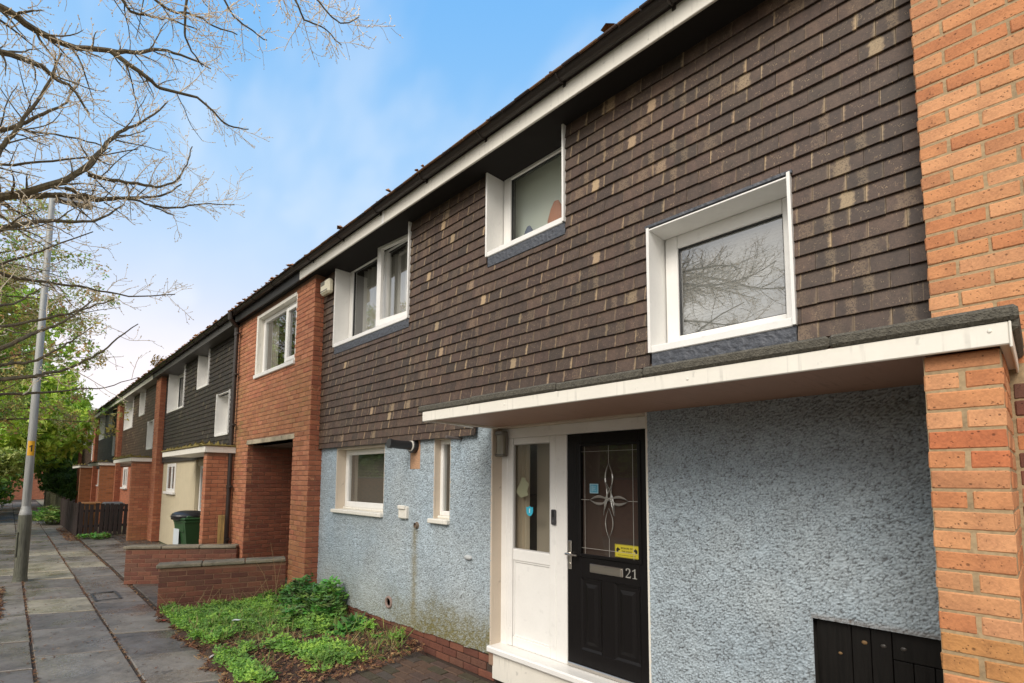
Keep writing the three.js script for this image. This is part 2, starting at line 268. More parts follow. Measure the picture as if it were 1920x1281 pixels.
// roughcast walls: displaced for real, painted blue, dirty in the hollows, green where the rain splashes
function worley(x, y, s) { const ix = Math.floor(x), iy = Math.floor(y); let a = 9, b = 9, id = 0; for (let j = -1; j <= 1; j++) for (let i = -1; i <= 1; i++) { const h = hash3(ix + i, iy + j, s), cx = ix + i + h, cy = iy + j + hash3(ix + i, iy + j, s + 9), d = Math.hypot(cx - x, cy - y); if (d < a) { b = a; a = d; id = h; } else if (d < b) b = d; } return [a, b, (id * 7.31) % 1]; }
function roughcast(name, x0, x1, yLow, y1, holes, step, base, stainAndShade, parent, z = 0, amp = 1) {
  const cuts = (a, b, k) => { const s = [...new Set([a, b, ...holes.flatMap((h) => [h[k], h[k + 1]]).filter((v) => v > a && v < b)])].sort((p, q) => p - q), o = [a]; for (let i = 0; i + 1 < s.length; i++) { const n = Math.max(1, Math.round((s[i + 1] - s[i]) / step)); for (let j = 1; j <= n; j++) o.push(lerp(s[i], s[i + 1], j / n)); } return o; };
  const yb = typeof yLow === 'function' ? 0.05 : yLow, X = cuts(x0, x1, 0), Y = cuts(yb, y1, 2), nx = X.length, ny = Y.length;
  const pos = new Float32Array(nx * ny * 3), col = new Float32Array(nx * ny * 3), idx = [];
  for (let j = 0; j < ny; j++) for (let i = 0; i < nx; i++) {
    const x = X[i], y = Y[j], o = (j * nx + i) * 3, wx = x + 0.006 * (n2(x * 90, y * 90, 3) - 0.5), [a, b, id] = worley(wx * 70, y * 80, 4), [c, , id2] = worley(x * 140, y * 155, 8), lump = f2(x * 26, y * 30, 12, 3), wide = f2(x * 2.2, y * 2.2, 21, 4);
    const gap = b - a, open = sstep(0.3, 0.55, n2(x * 38 + 3, y * 38, 17)), dome = Math.sqrt(Math.max(0, 1 - (a / 0.66) ** 2)) * (0.35 + 0.65 * id), dome2 = Math.sqrt(Math.max(0, 1 - (c / 0.66) ** 2)) * (0.3 + 0.7 * id2), hgt = 0.62 * dome + 0.3 * dome2 + 0.35 * (lump - 0.5);
    let edge = 1; for (const h of holes) { const dx = Math.max(h[0] - x, x - h[1], 0), dy = Math.max(h[2] - y, y - h[3], 0); edge = Math.min(edge, Math.hypot(dx, dy) / 0.02); }
    pos.set([x, y, z - 0.004 + amp * 0.0145 * hgt * (0.3 + 0.7 * clamp(edge))], o);
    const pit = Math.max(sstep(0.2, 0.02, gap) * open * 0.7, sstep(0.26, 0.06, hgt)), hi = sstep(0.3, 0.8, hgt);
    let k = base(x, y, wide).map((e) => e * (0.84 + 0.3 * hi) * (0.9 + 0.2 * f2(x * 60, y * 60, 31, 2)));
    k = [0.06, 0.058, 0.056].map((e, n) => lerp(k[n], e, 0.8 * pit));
    const s = stainAndShade(x, y, wide, hgt); for (const [q, t] of s) k = k.map((e, n) => lerp(e, t[n], clamp(q)));
    col.set(k, o);
  }
  const inside = (x, y) => holes.some((h) => x > h[0] && x < h[1] && y > h[2] && y < h[3]) || (typeof yLow === 'function' && y < yLow(x));
  for (let j = 0; j + 1 < ny; j++) for (let i = 0; i + 1 < nx; i++) { if (inside((X[i] + X[i + 1]) / 2, (Y[j] + Y[j + 1]) / 2)) continue; const a = j * nx + i; idx.push(a, a + 1, a + nx + 1, a, a + nx + 1, a + nx); }
  const g = new THREE.BufferGeometry(); g.setAttribute('position', new THREE.BufferAttribute(pos, 3)); g.setAttribute('color', new THREE.BufferAttribute(col, 3)); g.setIndex(idx); g.computeVertexNormals(); planarUV(g);
  return part(name, g, renderMat, parent);
}
const renderMat = std({ color: lin(1, 1, 1), vertexColors: true, roughness: 0.78 });
const W4 = [-6.93, -5.64, 1.46, 2.345], W5 = [-4.60, -4.315, 1.46, 2.37], FLUE = [-5.07, -4.87, 2.02, 2.36], VENT = [-5.5, -5.4, 0.38, 0.5];
const blueBase = (x, y, w) => { const k = 0.9 + 0.3 * (w - 0.5) + 0.3 * (f2(x * 1.1, y * 1.1, 41, 3) - 0.5), b = f2(x * 1.7 + 5, y * 1.7, 47, 3) - 0.5; return [0.455 * k - 0.05 * b, 0.535 * k, 0.588 * k + 0.06 * b]; };
const ALG = [0.17, 0.15, 0.055], GRIME = [0.22, 0.235, 0.225];
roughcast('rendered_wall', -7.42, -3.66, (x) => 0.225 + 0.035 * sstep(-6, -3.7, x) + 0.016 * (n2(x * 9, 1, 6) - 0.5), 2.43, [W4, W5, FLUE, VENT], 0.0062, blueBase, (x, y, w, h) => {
  const splash = sstep(0.72, 0.22, y + 0.5 * (w - 0.5) + 0.12 * (n2(x * 14, y * 14, 3) - 0.5)) * (0.3 + 1.0 * sstep(-5.7, -4.6, x));
  const run = Math.exp(-(((x + 4.93 + 0.02 * n2(y * 5, 2, 1)) / 0.055) ** 2)) * sstep(1.42, 1.3, y) * sstep(0.3, 0.7, y + 0.2) * (0.55 + 0.6 * n2(x * 40, y * 25, 7));
  const under = (sstep(0.45, 0.0, Math.abs(x + 4.46) / 0.5) * sstep(1.45, 1.4, y) * sstep(0.95, 1.4, y) + sstep(0.9, 0, Math.abs(x + 6.25)) * sstep(1.44, 1.4, y) * sstep(1.1, 1.4, y)) * 0.5;
  return [[0.45 * under * (0.5 + w), GRIME], [0.42 * sstep(1.0, 0.3, y) * (0.3 + w * 0.8), [0.36, 0.35, 0.27]], [splash * clamp(0.75 + 1.3 * (0.42 - h)) * (0.5 + 0.8 * n2(x * 45, y * 45, 19)), ALG], [run * 0.75, [0.22, 0.19, 0.10]], [sstep(-4.1, -3.75, x) * 0.25 * w, GRIME]];
}, house);
const HATCH = [-0.955, -0.30, 0.12, 1.13];
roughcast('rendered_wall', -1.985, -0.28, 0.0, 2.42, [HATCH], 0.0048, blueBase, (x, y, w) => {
  const top = sstep(1.55, 2.42, y + 0.35 * (w - 0.5)); return [[top * 0.25, [0.2, 0.19, 0.18]], [0.2 * sstep(0.55, 0.75, w), [0.27, 0.31, 0.33]], [0.5 * sstep(0.03, 0.0, Math.abs(y - 1.14)) * (x > -0.96 ? 0.6 : 0), [0.25, 0.16, 0.1]]];  // top: shade below the canopy, painted into the wall colour
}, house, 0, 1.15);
for (const [a, b, c, d, z] of [[-7.42, W4[0] - 0.02, 0.05, 2.4, -0.16], [W4[0] - 0.02, W5[1] + 0.02, 0.05, 1.42, -0.16], [W4[1] + 0.02, W5[0] - 0.02, 1.42, 2.4, -0.16], [W5[1] + 0.02, -3.66, 0.05, 2.4, -0.16], [-1.985, -0.3, 0, 2.42, -0.1]]) mb().box(a, b, c, d, -0.3, z, 0).build('core_wall', dark, house);

// plinth bricks under the render
{ const P = new Pieces(), pl = mb().box(-7.42, -3.62, -0.1, 0.27, -0.12, -0.028, 0).build('plinth', plain(0.06, 0.04, 0.03, 0.95), house), r = rng(5);
  for (let n = 0; n < 3; n++) { let x = -3.63 - (n % 2) * 0.11; while (x > -7.4) { const w = x - 0.215 < -7.42 ? x + 7.42 : 0.215; P.add(brickGeo(+w.toFixed(3), BH, 0.1, Math.floor(r() * 5)), [x - w / 2, 0.03 + n * CO + BH / 2, -0.062 + (r() - 0.5) * 0.004], DARKRED[Math.floor(r() * 5)], { size: w }); x -= w + 0.01; } }
  P.emit('brick', pl, 80, toneMat, brickStuff); }

// hung tiles: thirteen and a half courses to the metre and a half, each tile a piece
const TCOL = [];
const tileAtlas = (() => {
  const cw = 256, ch = 160, r = rng(404), cells = Array.from({ length: 16 }, (_, k) => ({ edgeL: r() < 0.5 ? 0.7 + 0.5 * r() : 0.25, edgeR: r() < 0.65 ? 0.75 + 0.5 * r() : 0.35, wl: 0.035 + 0.1 * r() * r(), wr: 0.035 + 0.17 * r() ** 2, mid: r() < 0.28 ? 0.3 + 0.5 * r() : 0, mx: 0.2 + 0.6 * r(), mw: 0.012 + 0.03 * r(), patch: k === 3 ? 0.95 : k === 9 ? 0.6 : r() < 0.2 ? 0.1 + 0.2 * r() : 0, px: 0.25 + 0.5 * r(), pw: 0.14 + 0.2 * r(), tone: 0.85 + 0.3 * r(), warm: r(), s: k * 31 }));
  return tex(cw * 4, ch * 4, (i, j) => {
    const c = cells[Math.floor(j / ch) * 4 + Math.floor(i / cw)], x = (i % cw) / cw, y = (j % ch) / ch, o = (j % NN) * NN + (i % NN), g = 0.75 + 0.5 * (grain[o] - 0.5) + 0.55 * (soft[o] - 0.5) + 0.25 * (coarse[o] - 0.5);
    let k = [0.088, 0.058, 0.040].map((e, n) => e * g * c.tone * (n === 0 ? 0.97 + 0.1 * c.warm : 1));
    const rag = f2(x * 9 + c.s, y * 5, c.s, 4), fine = f2(x * 40 + c.s, y * 22, c.s + 5, 3);
    let e = c.edgeL * sstep(c.wl * (0.3 + 1.4 * rag), 0, x) + c.edgeR * sstep(c.wr * (0.3 + 1.4 * rag), 0, 1 - x) + c.mid * sstep(c.mw * (0.4 + 1.2 * rag), c.mw * 0.2, Math.abs(x - c.mx)) * (0.4 + 0.8 * fine);
    e = Math.max(e, c.patch * sstep(c.pw * (0.5 + rag), c.pw * (0.2 + 0.6 * rag), Math.abs(x - c.px)) * sstep(0.35, 0.62, fine + 0.32 * c.patch));
    e = Math.max(e, 0.5 * sstep(0.66, 0.8, fine) * sstep(0.5, 0.62, rag));
    return k.map((v, n) => lerp(v, [0.44, 0.325, 0.19][n] * (0.7 + 0.5 * fine), clamp(e) * 0.85));
  }, null, true, true);
})();
const tileMat = std({ color: lin(1, 1, 1), map: tileAtlas, roughness: 0.62, bumpMap: tileAtlas, bumpScale: 0.0015 });
const tileStuff = std({ color: lin(1, 1, 1), vertexColors: true, map: tileAtlas, roughness: 0.62 });
const tileGeoCache = new Map();
function tileGeo(w, h, cell, u0, u1) {           // origin at the middle of the lower front edge; leans back upwards
  const k = [w.toFixed(3), h.toFixed(3), cell, u0.toFixed(2), u1.toFixed(2)].join();
  if (!tileGeoCache.has(k)) {
    const t = 0.0165, b = 0.002, lean = 0.016 / 0.1025, y = h, zf = (v) => -lean * v, m = mb(), A = -w / 2, B = w / 2, r = rng(cell * 7 + 3), sag = (r() - 0.5) * 0.003;
    const f = [[A, sag, zf(0) - b], [B, -sag, zf(0) - b], [B, b, zf(b)], [A, b, zf(b)], [B, y, zf(y)], [A, y, zf(y)]], bk = [[A, sag, -t], [B, -sag, -t], [B, y, zf(y) - t], [A, y, zf(y) - t]];
    m.quad(f[0], f[1], f[2], f[3]).quad(f[3], f[2], f[4], f[5]).quad(bk[0], bk[1], f[1], f[0]).quad(f[1], bk[1], bk[2], f[4]).tri(f[1], f[4], f[2]).quad(bk[0], f[0], f[5], bk[3]).tri(f[0], f[3], f[5]);
    const g = m.geo(), p = g.attributes.position, uv = g.attributes.uv, cx = cell % 4, cy = Math.floor(cell / 4);
    for (let i = 0; i < p.count; i++) { const s = lerp(u0, u1, (p.getX(i) + w / 2) / w), v = clamp(p.getY(i) / 0.12); uv.setXY(i, (cx + 0.02 + 0.96 * s) / 4, (cy + 0.03 + 0.94 * v) / 4); }
    tileGeoCache.set(k, g);
  }
  return tileGeoCache.get(k);
}
const TW = 0.171, TG = 0.1025;
function hangTiles(P, { x0, x1, yTop, z, holes, seed, xRef, tones, first = 2.345, base = 2.4225 }) {
  const r = rng(seed), rows = [[first, base - first]]; for (let n = 0; base + n * TG < yTop - 0.02; n++) rows.push([base + n * TG, TG]);
  rows.forEach(([y, gauge], n) => {
    const off = xRef + (n % 2 ? TW / 2 : 0); let k = Math.floor((x0 - off) / TW);
    for (; off + k * TW < x1; k++) {
      let a = Math.max(x0, off + k * TW), b = Math.min(x1, off + (k + 1) * TW - 0.0022); if (b - a < 0.012) continue;
      let top = Math.min(gauge + 0.022, yTop - y + 0.01), rects = [[a, b, y, y + top]];
      for (const h of holes) rects = rects.flatMap(([p, q, s, t]) => { if (q <= h[0] || p >= h[1] || y + gauge <= h[2] + 0.012 || s >= h[3] - 0.004) return [[p, q, s, t]]; const o = []; if (p < h[0]) o.push([p, h[0], s, t]); if (q > h[1]) o.push([h[1], q, s, t]); const u = Math.max(p, h[0]), v = Math.min(q, h[1]); if (s < h[2] - 0.012) o.push([u, v, s, h[2]]); if (y + gauge > h[3] + 0.015) o.push([u, v, h[3], t]); return o; });
      const full = off + k * TW, cell = Math.floor(r() * 16), c2 = (cell === 3 || cell === 9) && r() < 0.66 ? (cell + 4) % 16 : cell, tone = tones[Math.floor(r() * tones.length)], rz = (r() - 0.5) * 0.014, dz = r() * 0.003, dy = (r() - 0.5) * 0.005;
      for (const [p, q, s, t] of rects) if (q - p > 0.012) P.add(tileGeo(q - p, t - s, c2, clamp((p - full) / TW), clamp((q - full) / TW)), [(p + q) / 2, s + (s > 2.4 ? dy : dy * 0.5), z + dz], tone, { rot: [0, 0, rz], size: q - p });
    }
  });
}
const tileTones = [[1, 1, 1], [0.86, 0.86, 0.86], [1.12, 1.08, 1.05], [0.95, 0.9, 0.92]], tmc = new Map();
const tileTone = (t) => { const k = t.join(); if (!tmc.has(k)) { const m = tileMat.clone(); m.color = lin(...t); tmc.set(k, m); } return tmc.get(k); };
const W1 = [-7.03, -5.075, 3.82, 5.2], W2 = [-3.71, -2.70, 4.125, 5.2], W3 = [-1.925, -0.952, 2.835, 3.765];
{
  const hang = part('tile_hanging', mb().box(-7.42, -0.3, 2.45, W3[2], -0.05, 0.012, 0).box(-7.42, -3.9, 2.37, 2.4495, -0.05, 0.012, 0).box(-7.42, W1[0], W3[2], 5.05, -0.05, 0.012, 0).box(W1[0], W1[1], W3[2], W1[2], -0.05, 0.012, 0).box(W1[1], W2[0], W3[2], 5.05, -0.05, 0.012, 0).box(W2[0], W2[1], W3[2], W2[2], -0.05, 0.012, 0).box(W2[1], W3[0], W3[2], 5.05, -0.05, 0.012, 0).box(W3[0], W3[1], W3[3], 5.05, -0.05, 0.012, 0).box(W3[1], -0.3, W3[2], 5.05, -0.05, 0.012, 0).geo(), dark, house);
  const P = new Pieces();
  hangTiles(P, { x0: -7.42, x1: -0.30, yTop: 4.99, z: 0.06, seed: 2024, xRef: -0.843, tones: tileTones, holes: [[W1[0], W1[1], W1[2] - 0.1, 6], [W2[0], W2[1], W2[2] - 0.1, 6], [W3[0], W3[1], W3[2] - 0.11, W3[3]], [-3.86, 0, 0, 2.47]] });
  P.emit('tile', hang, 300, tileTone, tileStuff);
  for (const w of [W1, W2, W3]) { const m = mb().box(w[0] + 0.02, w[1] - 0.005, w[2] - (w === W3 ? 0.11 : 0.115), w[2] + 0.01, 0.02, 0.062, 0.004); m.build('lead_apron', leadMat, house); }
  mb().box(W3[0] - 0.01, W3[1] + 0.01, W3[3] + 0.001, W3[3] + 0.024, 0.02, 0.078, 0.003).build('lead_cap', leadMat, house);
}

// upper windows: white boxed reveals, frames set back
function boxedWindow(parent, w, { depth = 0.15, head = 5.0, sash, glassMat = glass, behind, kind = 'window', label, mat = white, sill = true }) {
  const [x0, x1, y0] = w, y1 = Math.min(w[3], head), zf = -depth, f = 0.098;
  const fr = part(kind, mb().ring(x0 + 0.03, x1 - 0.022, y0 + 0.045, y1, [f, f, f, f], zf - 0.06, zf, 0.006).geo(), mat, parent, null, label);
  mb().box(x0, x0 + 0.022, y0 - 0.005, y1 + 0.03, zf - 0.05, 0.078, 0.002).build('reveal_board', mat, fr); mb().box(x1 - 0.02, x1, y0 - 0.005, y1 + 0.03, zf - 0.05, 0.085, 0.002).build('reveal_board', mat, fr);
  if (w[3] < 5) mb().box(x0 + 0.022, x1 - 0.02, y1, y1 + 0.012, zf - 0.05, 0.07, 0.002).build('head_board', mat, fr);
  if (sill) mb().box(x0 + 0.022, x1 - 0.02, y0 - 0.01, y0 + 0.045, zf - 0.05, 0.072, 0.006).build('sill', mat, fr);
  const gx0 = x0 + 0.03 + f, gx1 = x1 - 0.022 - f, gy0 = y0 + 0.045 + f, gy1 = y1 - f;
  mb().ring(gx0 - 0.004, gx1 + 0.004, gy0 - 0.004, gy1 + 0.004, 0.012, zf - 0.045, zf - 0.018, 0.002).build('gasket', blackPlastic, fr);
  pane(fr, gx0, gx1, gy0, gy1, zf - 0.032, glassMat);
  room(fr, gx0, gx1, gy0, gy1, zf - 0.07, 1.3);
  if (behind) behind(fr, gx0, gx1, gy0, gy1, zf - 0.07);
  return { fr, gx0, gx1, gy0, gy1, zf };
}
const netCurtain = std({ color: lin(0.66, 0.64, 0.58), roughness: 1 });
{ // large left window: fixed light and a casement pushed open a little
  const b = boxedWindow(house, W1, { head: 5.08, glassMat: coated, behind: (fr, a, c, d, e, z) => { part('curtain', curtainGeo(a, c, d - 0.1, e + 0.05, z - 0.12, 0.02, 0.12), curtain, fr); part('net_curtain', curtainGeo(c - 0.5, c + 0.1, d - 0.1, e + 0.05, z - 0.05, 0.014, 0.09, 8), netCurtain, fr); }, label: 'wide upper window with its right casement pushed ajar' });
  mb().box(-6.02, -5.94, W1[2] + 0.1, 5.02, b.zf - 0.05, b.zf + 0.005, 0.004).build('mullion', white, b.fr);
  const c = new THREE.Group(); c.name = 'casement'; c.position.set(-5.985, 0, b.zf + 0.03); b.fr.add(c); c.rotation.y = -0.0;
  const g = mb().ring(0, 0.86, W1[2] + 0.095, 5.045, 0.085, -0.02, 0.035, 0.006).geo(); 
  b.fr.remove(c); const cs = part('casement', g, white, b.fr); cs.position.copy(c.position); cs.rotation.y = 0.1; cs.position.x = -5.985; cs.position.z = b.zf + 0.10;
}
boxedWindow(house, W2, { head: 5.07, glassMat: frosted, label: 'small frosted upper window with dim shapes standing behind the glass', behind: (fr, a, c, d, e, z) => {
  part('blind', box(a - 0.1, c + 0.1, d - 0.1, e + 0.1, z - 0.115, z - 0.11, 0), plain(0.8, 0.82, 0.74, 0.9), fr);
  const jar = (x, h, rr, m) => { const L = new THREE.LatheGeometry([[0, 0], [rr, 0], [rr * 1.05, h * 0.5], [rr * 0.7, h * 0.8], [rr * 0.3, h]].map((p) => new THREE.Vector2(...p)), 14); L.scale(1, 1, 0.45); L.translate(x, d - 0.02, z - 0.055); part('ornament', L, m, fr); };
  jar(c - 0.26, 0.34, 0.10, plain(0.5, 0.2, 0.11)); jar(a + 0.14, 0.22, 0.07, plain(0.12, 0.14, 0.22)); jar(a + 0.32, 0.15, 0.06, plain(0.5, 0.48, 0.44)); jar(c - 0.06, 0.36, 0.06, plain(0.2, 0.2, 0.24));
} });
boxedWindow(house, W3, { head: 3.748, glassMat: coated, label: 'low upper window with a pale blind, above the porch roof', behind: (fr, a, c, d, e, z) => { part('blind', louvres(a - 0.06, c + 0.06, d - 0.06, e + 0.06, z - 0.03, 0.024, 0.0012), blindGrey, fr); } });

// ground floor windows
function wallWindow(parent, w, { depth = 0.14, sillOut = 0.05, behind, frameW = 0.075, label, trim = creamTrim }) {
  const [x0, x1, y0, y1] = w, zf = -depth;
  const fr = part('window', mb().ring(x0 + 0.006, x1 - 0.006, y0 + 0.05, y1 - 0.03, frameW, zf - 0.06, zf, 0.006).geo(), white, parent, null, label);
  mb().box(x0 - 0.012, x0 + 0.006, y0, y1, zf - 0.08, -0.002, 0.002).box(x1 - 0.006, x1 + 0.012, y0, y1, zf - 0.08, -0.002, 0.002).box(x0 + 0.006, x1 - 0.006, y1 - 0.03, y1 + 0.01, zf - 0.08, -0.004, 0.002).build('reveal_board', trim, fr);
  mb().box(x0 - 0.045, x1 + 0.012, y0 - 0.03, y0 + 0.05 - 0.03, zf - 0.06, sillOut, 0.008).box(x0 + 0.006, x1 - 0.006, y0 + 0.02, y0 + 0.05, zf - 0.06, zf + 0.03, 0.008).build('sill', whiteOld, fr);
  const g = [x0 + 0.006 + frameW, x1 - 0.006 - frameW, y0 + 0.05 + frameW, y1 - 0.03 - frameW];
  pane(fr, ...g, zf - 0.03, coated); room(fr, ...g, zf - 0.07, 0.9); if (behind) behind(fr, ...g, zf - 0.07);
  return fr;
}
wallWindow(house, W4, { label: 'ground floor window with slatted blind, nearest the red brick bay', behind: (fr, a, b, c, d, z) => part('blind', louvres(a - 0.05, b + 0.05, c - 0.05, d + 0.05, z - 0.06, 0.021, 0.016), plain(0.30, 0.27, 0.22, 0.8), fr) });
wallWindow(house, W5, { frameW: 0.05, depth: 0.08, label: 'tall slim ground floor window left of the entrance' });

// small fittings on the wall
{ const b = mb().box(FLUE[0], FLUE[1], FLUE[2], FLUE[3], -0.06, -0.004, 0.002); b.build('plaster_patch', std({ color: lin(0.52, 0.31, 0.19), roughness: 0.9, map: mortarTex }), house);
  const fl = part('boiler_flue', mb().tube([[-4.985, 2.29, -0.01], [-4.985, 2.29, 0.05]], 0.085, 20).geo(), blackPlastic, house);
  part('flue_ring', mb().tube([[-4.985, 2.29, 0.05], [-4.985, 2.29, 0.06]], 0.066, 20).geo(), whiteOld, fl); part('flue_pipe', mb().tube([[-4.985, 2.29, 0.06], [-4.99, 2.292, 0.19], [-5.0, 2.30, 0.30]], [0.052, 0.05, 0.047], 16).tube([[-5.0, 2.3, 0.298], [-5.003, 2.303, 0.335]], 0.056, 16).geo(), blackPlastic, fl);
  mb().box(-5.235, -5.07, 1.445, 1.59, -0.01, 0.045, 0.012).box(-5.225, -5.08, 1.555, 1.60, 0.03, 0.062, 0.006).build('air_vent', whiteOld, house);
  part('pipe_stub', mb().tube([[-4.895, 1.385, -0.02], [-4.895, 1.385, 0.035]], [0.032, 0.03], 12, false).tube([[-4.895, 1.385, 0.0], [-4.895, 1.385, 0.012]], 0.04, 12).geo(), plain(0.2, 0.15, 0.11), house);
  mb().tube([[-4.125, 2.325, -0.02], [-4.13, 2.327, 0.1], [-4.15, 2.335, 0.19]], [0.013, 0.014, 0.018], 8).build('wall_hook', plain(0.12, 0.10, 0.09, 0.6), house);
  mb().tube([[-4.36, 1.535, -0.02], [-4.36, 1.535, 0.03]], 0.012, 8);
  { const g = new THREE.SphereGeometry(0.05, 10, 6); g.scale(1.2, 0.55, 0.6); g.translate(-3.99, 1.13, 0.008); part('wall_stub', g, plain(0.45, 0.47, 0.47), house); }
  mb().box(VENT[0] - 0.002, VENT[1] + 0.002, VENT[2] - 0.002, VENT[3] + 0.002, -0.1, -0.07, 0).build('drain_hole', plain(0.10, 0.05, 0.04), house); mb().box(-5.47, -5.42, 0.385, 0.45, -0.075, -0.03, 0.006).build('pipe_end', whiteOld, house); { const g = new THREE.TorusGeometry(0.058, 0.017, 8, 20); g.translate(-5.45, 0.44, 0.002); part('drain_surround', g, plain(0.28, 0.2, 0.17, 0.95), house); }
}

// entrance: timber lining, white frame with side light, black door
const zD = -0.12;
{
  const ent = part('door_frame', mb().box(-3.576, -3.50 - 0.002, 0.36, 2.305, zD - 0.05, zD, 0.006).box(-3.66, -3.578, 0.32, 2.41, zD - 0.06, zD - 0.004, 0.006).box(-3.576, -2.0, 2.305, 2.40, zD - 0.05, zD, 0.006).box(-2.96, -2.838, 0.36, 2.304, zD - 0.05, zD + 0.004, 0.006).box(-3.035 + 0.002, -2.962, 0.36, 2.304, zD - 0.05, zD, 0.006).box(-3.496, -3.035, 2.245, 2.304, zD - 0.05, zD - 0.002, 0.006).box(-3.496, -3.035, 1.15, 1.255, zD - 0.05, zD - 0.002, 0.006).box(-3.496, -3.035, 0.36, 0.45, zD - 0.05, zD - 0.002, 0.006).box(-2.052, -1.98, 0.36, 2.304, zD - 0.05, zD, 0.006).geo(), white, house);
  mb().box(-3.675, -3.655, 0.2, 2.42, zD - 0.06, 0.004, 0.003).box(-3.655, -1.985, 2.40, 2.425, zD - 0.05, -0.02, 0.002).build('lining', creamTrim, ent);
  mb().box(-2.006, -1.986, 0.2, 2.42, zD - 0.06, -0.004, 0.002).build('lining', whiteOld, ent);
  pane(ent, -3.50, -3.03, 1.25, 2.25, zD - 0.028, frosted);
  mb().ring(-3.505, -3.028, 1.248, 2.252, 0.014, zD - 0.03, zD - 0.006, 0.002).build('gasket', plain(0.5, 0.49, 0.47), ent);
  mb().box(-3.5, -3.03, 0.445, 1.155, zD - 0.045, zD - 0.022, 0.002).ring(-3.497, -3.034, 0.449, 1.151, 0.018, zD - 0.024, zD - 0.010, 0.005).build('panel', white, ent);
  // hall seen dimly through the side light
  const hall = mb(); hall.quad([-4.4, 0.3, -1.6], [-1.6, 0.3, -1.6], [-1.6, 2.4, -1.6], [-4.4, 2.4, -1.6]).quad([-4.4, 0.3, -0.2], [-4.4, 0.3, -1.6], [-4.4, 2.4, -1.6], [-4.4, 2.4, -0.2]).quad([-1.6, 0.3, -1.6], [-1.6, 0.3, -0.2], [-1.6, 2.4, -0.2], [-1.6, 2.4, -1.6]).quad([-4.4, 0.3, -0.2], [-1.6, 0.3, -0.2], [-1.6, 0.3, -1.6], [-4.4, 0.3, -1.6]).quad([-4.4, 2.4, -1.6], [-1.6, 2.4, -1.6], [-1.6, 2.4, -0.2], [-4.4, 2.4, -0.2]);
  hall.build('interior', plain(0.45, 0.35, 0.26, 0.9), ent);
  part('curtain', curtainGeo(-3.62, -3.42, 0.3, 2.35, -0.26, 0.02, 0.09, 5), plain(0.62, 0.50, 0.38, 0.95), ent); mb().box(-3.42, -2.9, 0.3, 2.4, -0.40, -0.38, 0).build('inner_door', plain(0.52, 0.43, 0.35, 0.6), ent);
  mb().box(-3.9, -3.66, 0.9, 1.75, -0.9, -0.7, 0.03).box(-3.62, -3.4, 0.3, 1.38, -0.75, -0.6, 0.04).build('hall_clutter', plain(0.10, 0.085, 0.07, 0.8), ent);
  const sh = (pts, z, m, n, rot = 0) => { const s = new THREE.Shape(pts.map((p) => new THREE.Vector2(...p))), g = new THREE.ExtrudeGeometry(s, { depth: 0.0015, bevelEnabled: false }); g.translate(0, 0, z); return part(n, g, m, ent); };
  sh([[-3.50, 1.79], [-3.44, 1.735], [-3.34, 1.76], [-3.355, 1.80], [-3.33, 1.865], [-3.40, 1.93], [-3.42, 1.93]], zD - 0.05, plain(0.55, 0.52, 0.36), 'paper_note');
  const shield = []; for (let k = 0; k <= 10; k++) { const a = (k / 10) * Math.PI; shield.push([-3.30 - 0.042 * Math.cos(a) * (1 - 0.25 * Math.sin(a) ** 4), 1.62 - 0.05 * Math.sin(a)]); } shield.push([-3.258, 1.655], [-3.28, 1.652], [-3.30, 1.664], [-3.32, 1.652], [-3.342, 1.655]);
  sh(shield, zD - 0.026, plain(0.05, 0.50, 0.68, 0.4), 'shield_sticker'); mb().box(-3.305, -3.295, 1.60, 1.64, zD - 0.0244, zD - 0.0238, 0).build('shield_tick', plain(0.7, 0.8, 0.82), ent);
  mb().box(-3.68, -1.95, 0.30, 0.358, zD - 0.08, 0.045, 0.012).build('threshold', white, ent);
  mb().box(-3.64, -1.95, 0.06, 0.298, zD - 0.08, 0.0, 0.006).build('step_face', whiteOld, ent);
  mb().box(-3.69, -3.62, 0.17, 0.34, -0.03, 0.008, 0.02).build('mortar_lump', plain(0.30, 0.19, 0.13, 0.95), ent);

  const d = new THREE.Group(); d.name = 'front_door'; house.add(d);
  const x0 = -2.835, x1 = -2.056, y0 = 0.365, y1 = 2.302, zf = zD - 0.004;
  // leaf: stiles and rails round the glass, and two sunk lower panels
  const gx = [-2.695, -2.14], gy = [1.292, 2.196], pl = [[-2.70, -2.49], [-2.37, -2.14]], py = [0.52, 1.10];
  const leaf = mb().box(x0, gx[0], y0, y1, zf - 0.045, zf, 0.003).box(gx[1], x1, y0, y1, zf - 0.045, zf, 0.003).box(gx[0], gx[1], gy[1], y1, zf - 0.045, zf - 0.0005, 0.003).box(gx[0], gx[1], py[1], gy[0], zf - 0.045, zf - 0.0005, 0.003).box(gx[0], gx[1], y0, py[0], zf - 0.045, zf - 0.0005, 0.003).box(pl[0][1], pl[1][0], py[0], py[1], zf - 0.045, zf - 0.0005, 0.003);
  leaf.build('door_leaf', doorMat, d);
  for (const [a, b] of pl) { const m = mb(), e = 0.03, k = 0.012, A = [a, py[0]], B = [b, py[1]];
    const R = (i, z) => [[A[0] + i, A[1] + i, z], [B[0] - i, A[1] + i, z], [B[0] - i, B[1] - i, z], [A[0] + i, B[1] - i, z]], r0 = R(0, zf), r1 = R(0.018, zf - k), r2 = R(0.045, zf - k), r3 = R(0.075, zf - 0.002);
    for (const [p, q] of [[r0, r1], [r1, r2], [r2, r3]]) for (let i = 0; i < 4; i++) m.quad(p[i], p[(i + 1) % 4], q[(i + 1) % 4], q[i]); m.quad(...r3); m.build('door_panel', doorMat, d); }
  mb().ring(gx[0] - 0.022, gx[1] + 0.022, gy[0] - 0.022, gy[1] + 0.022, 0.028, zf - 0.01, zf + 0.014, 0.007).build('glazing_bead', doorMat, d);
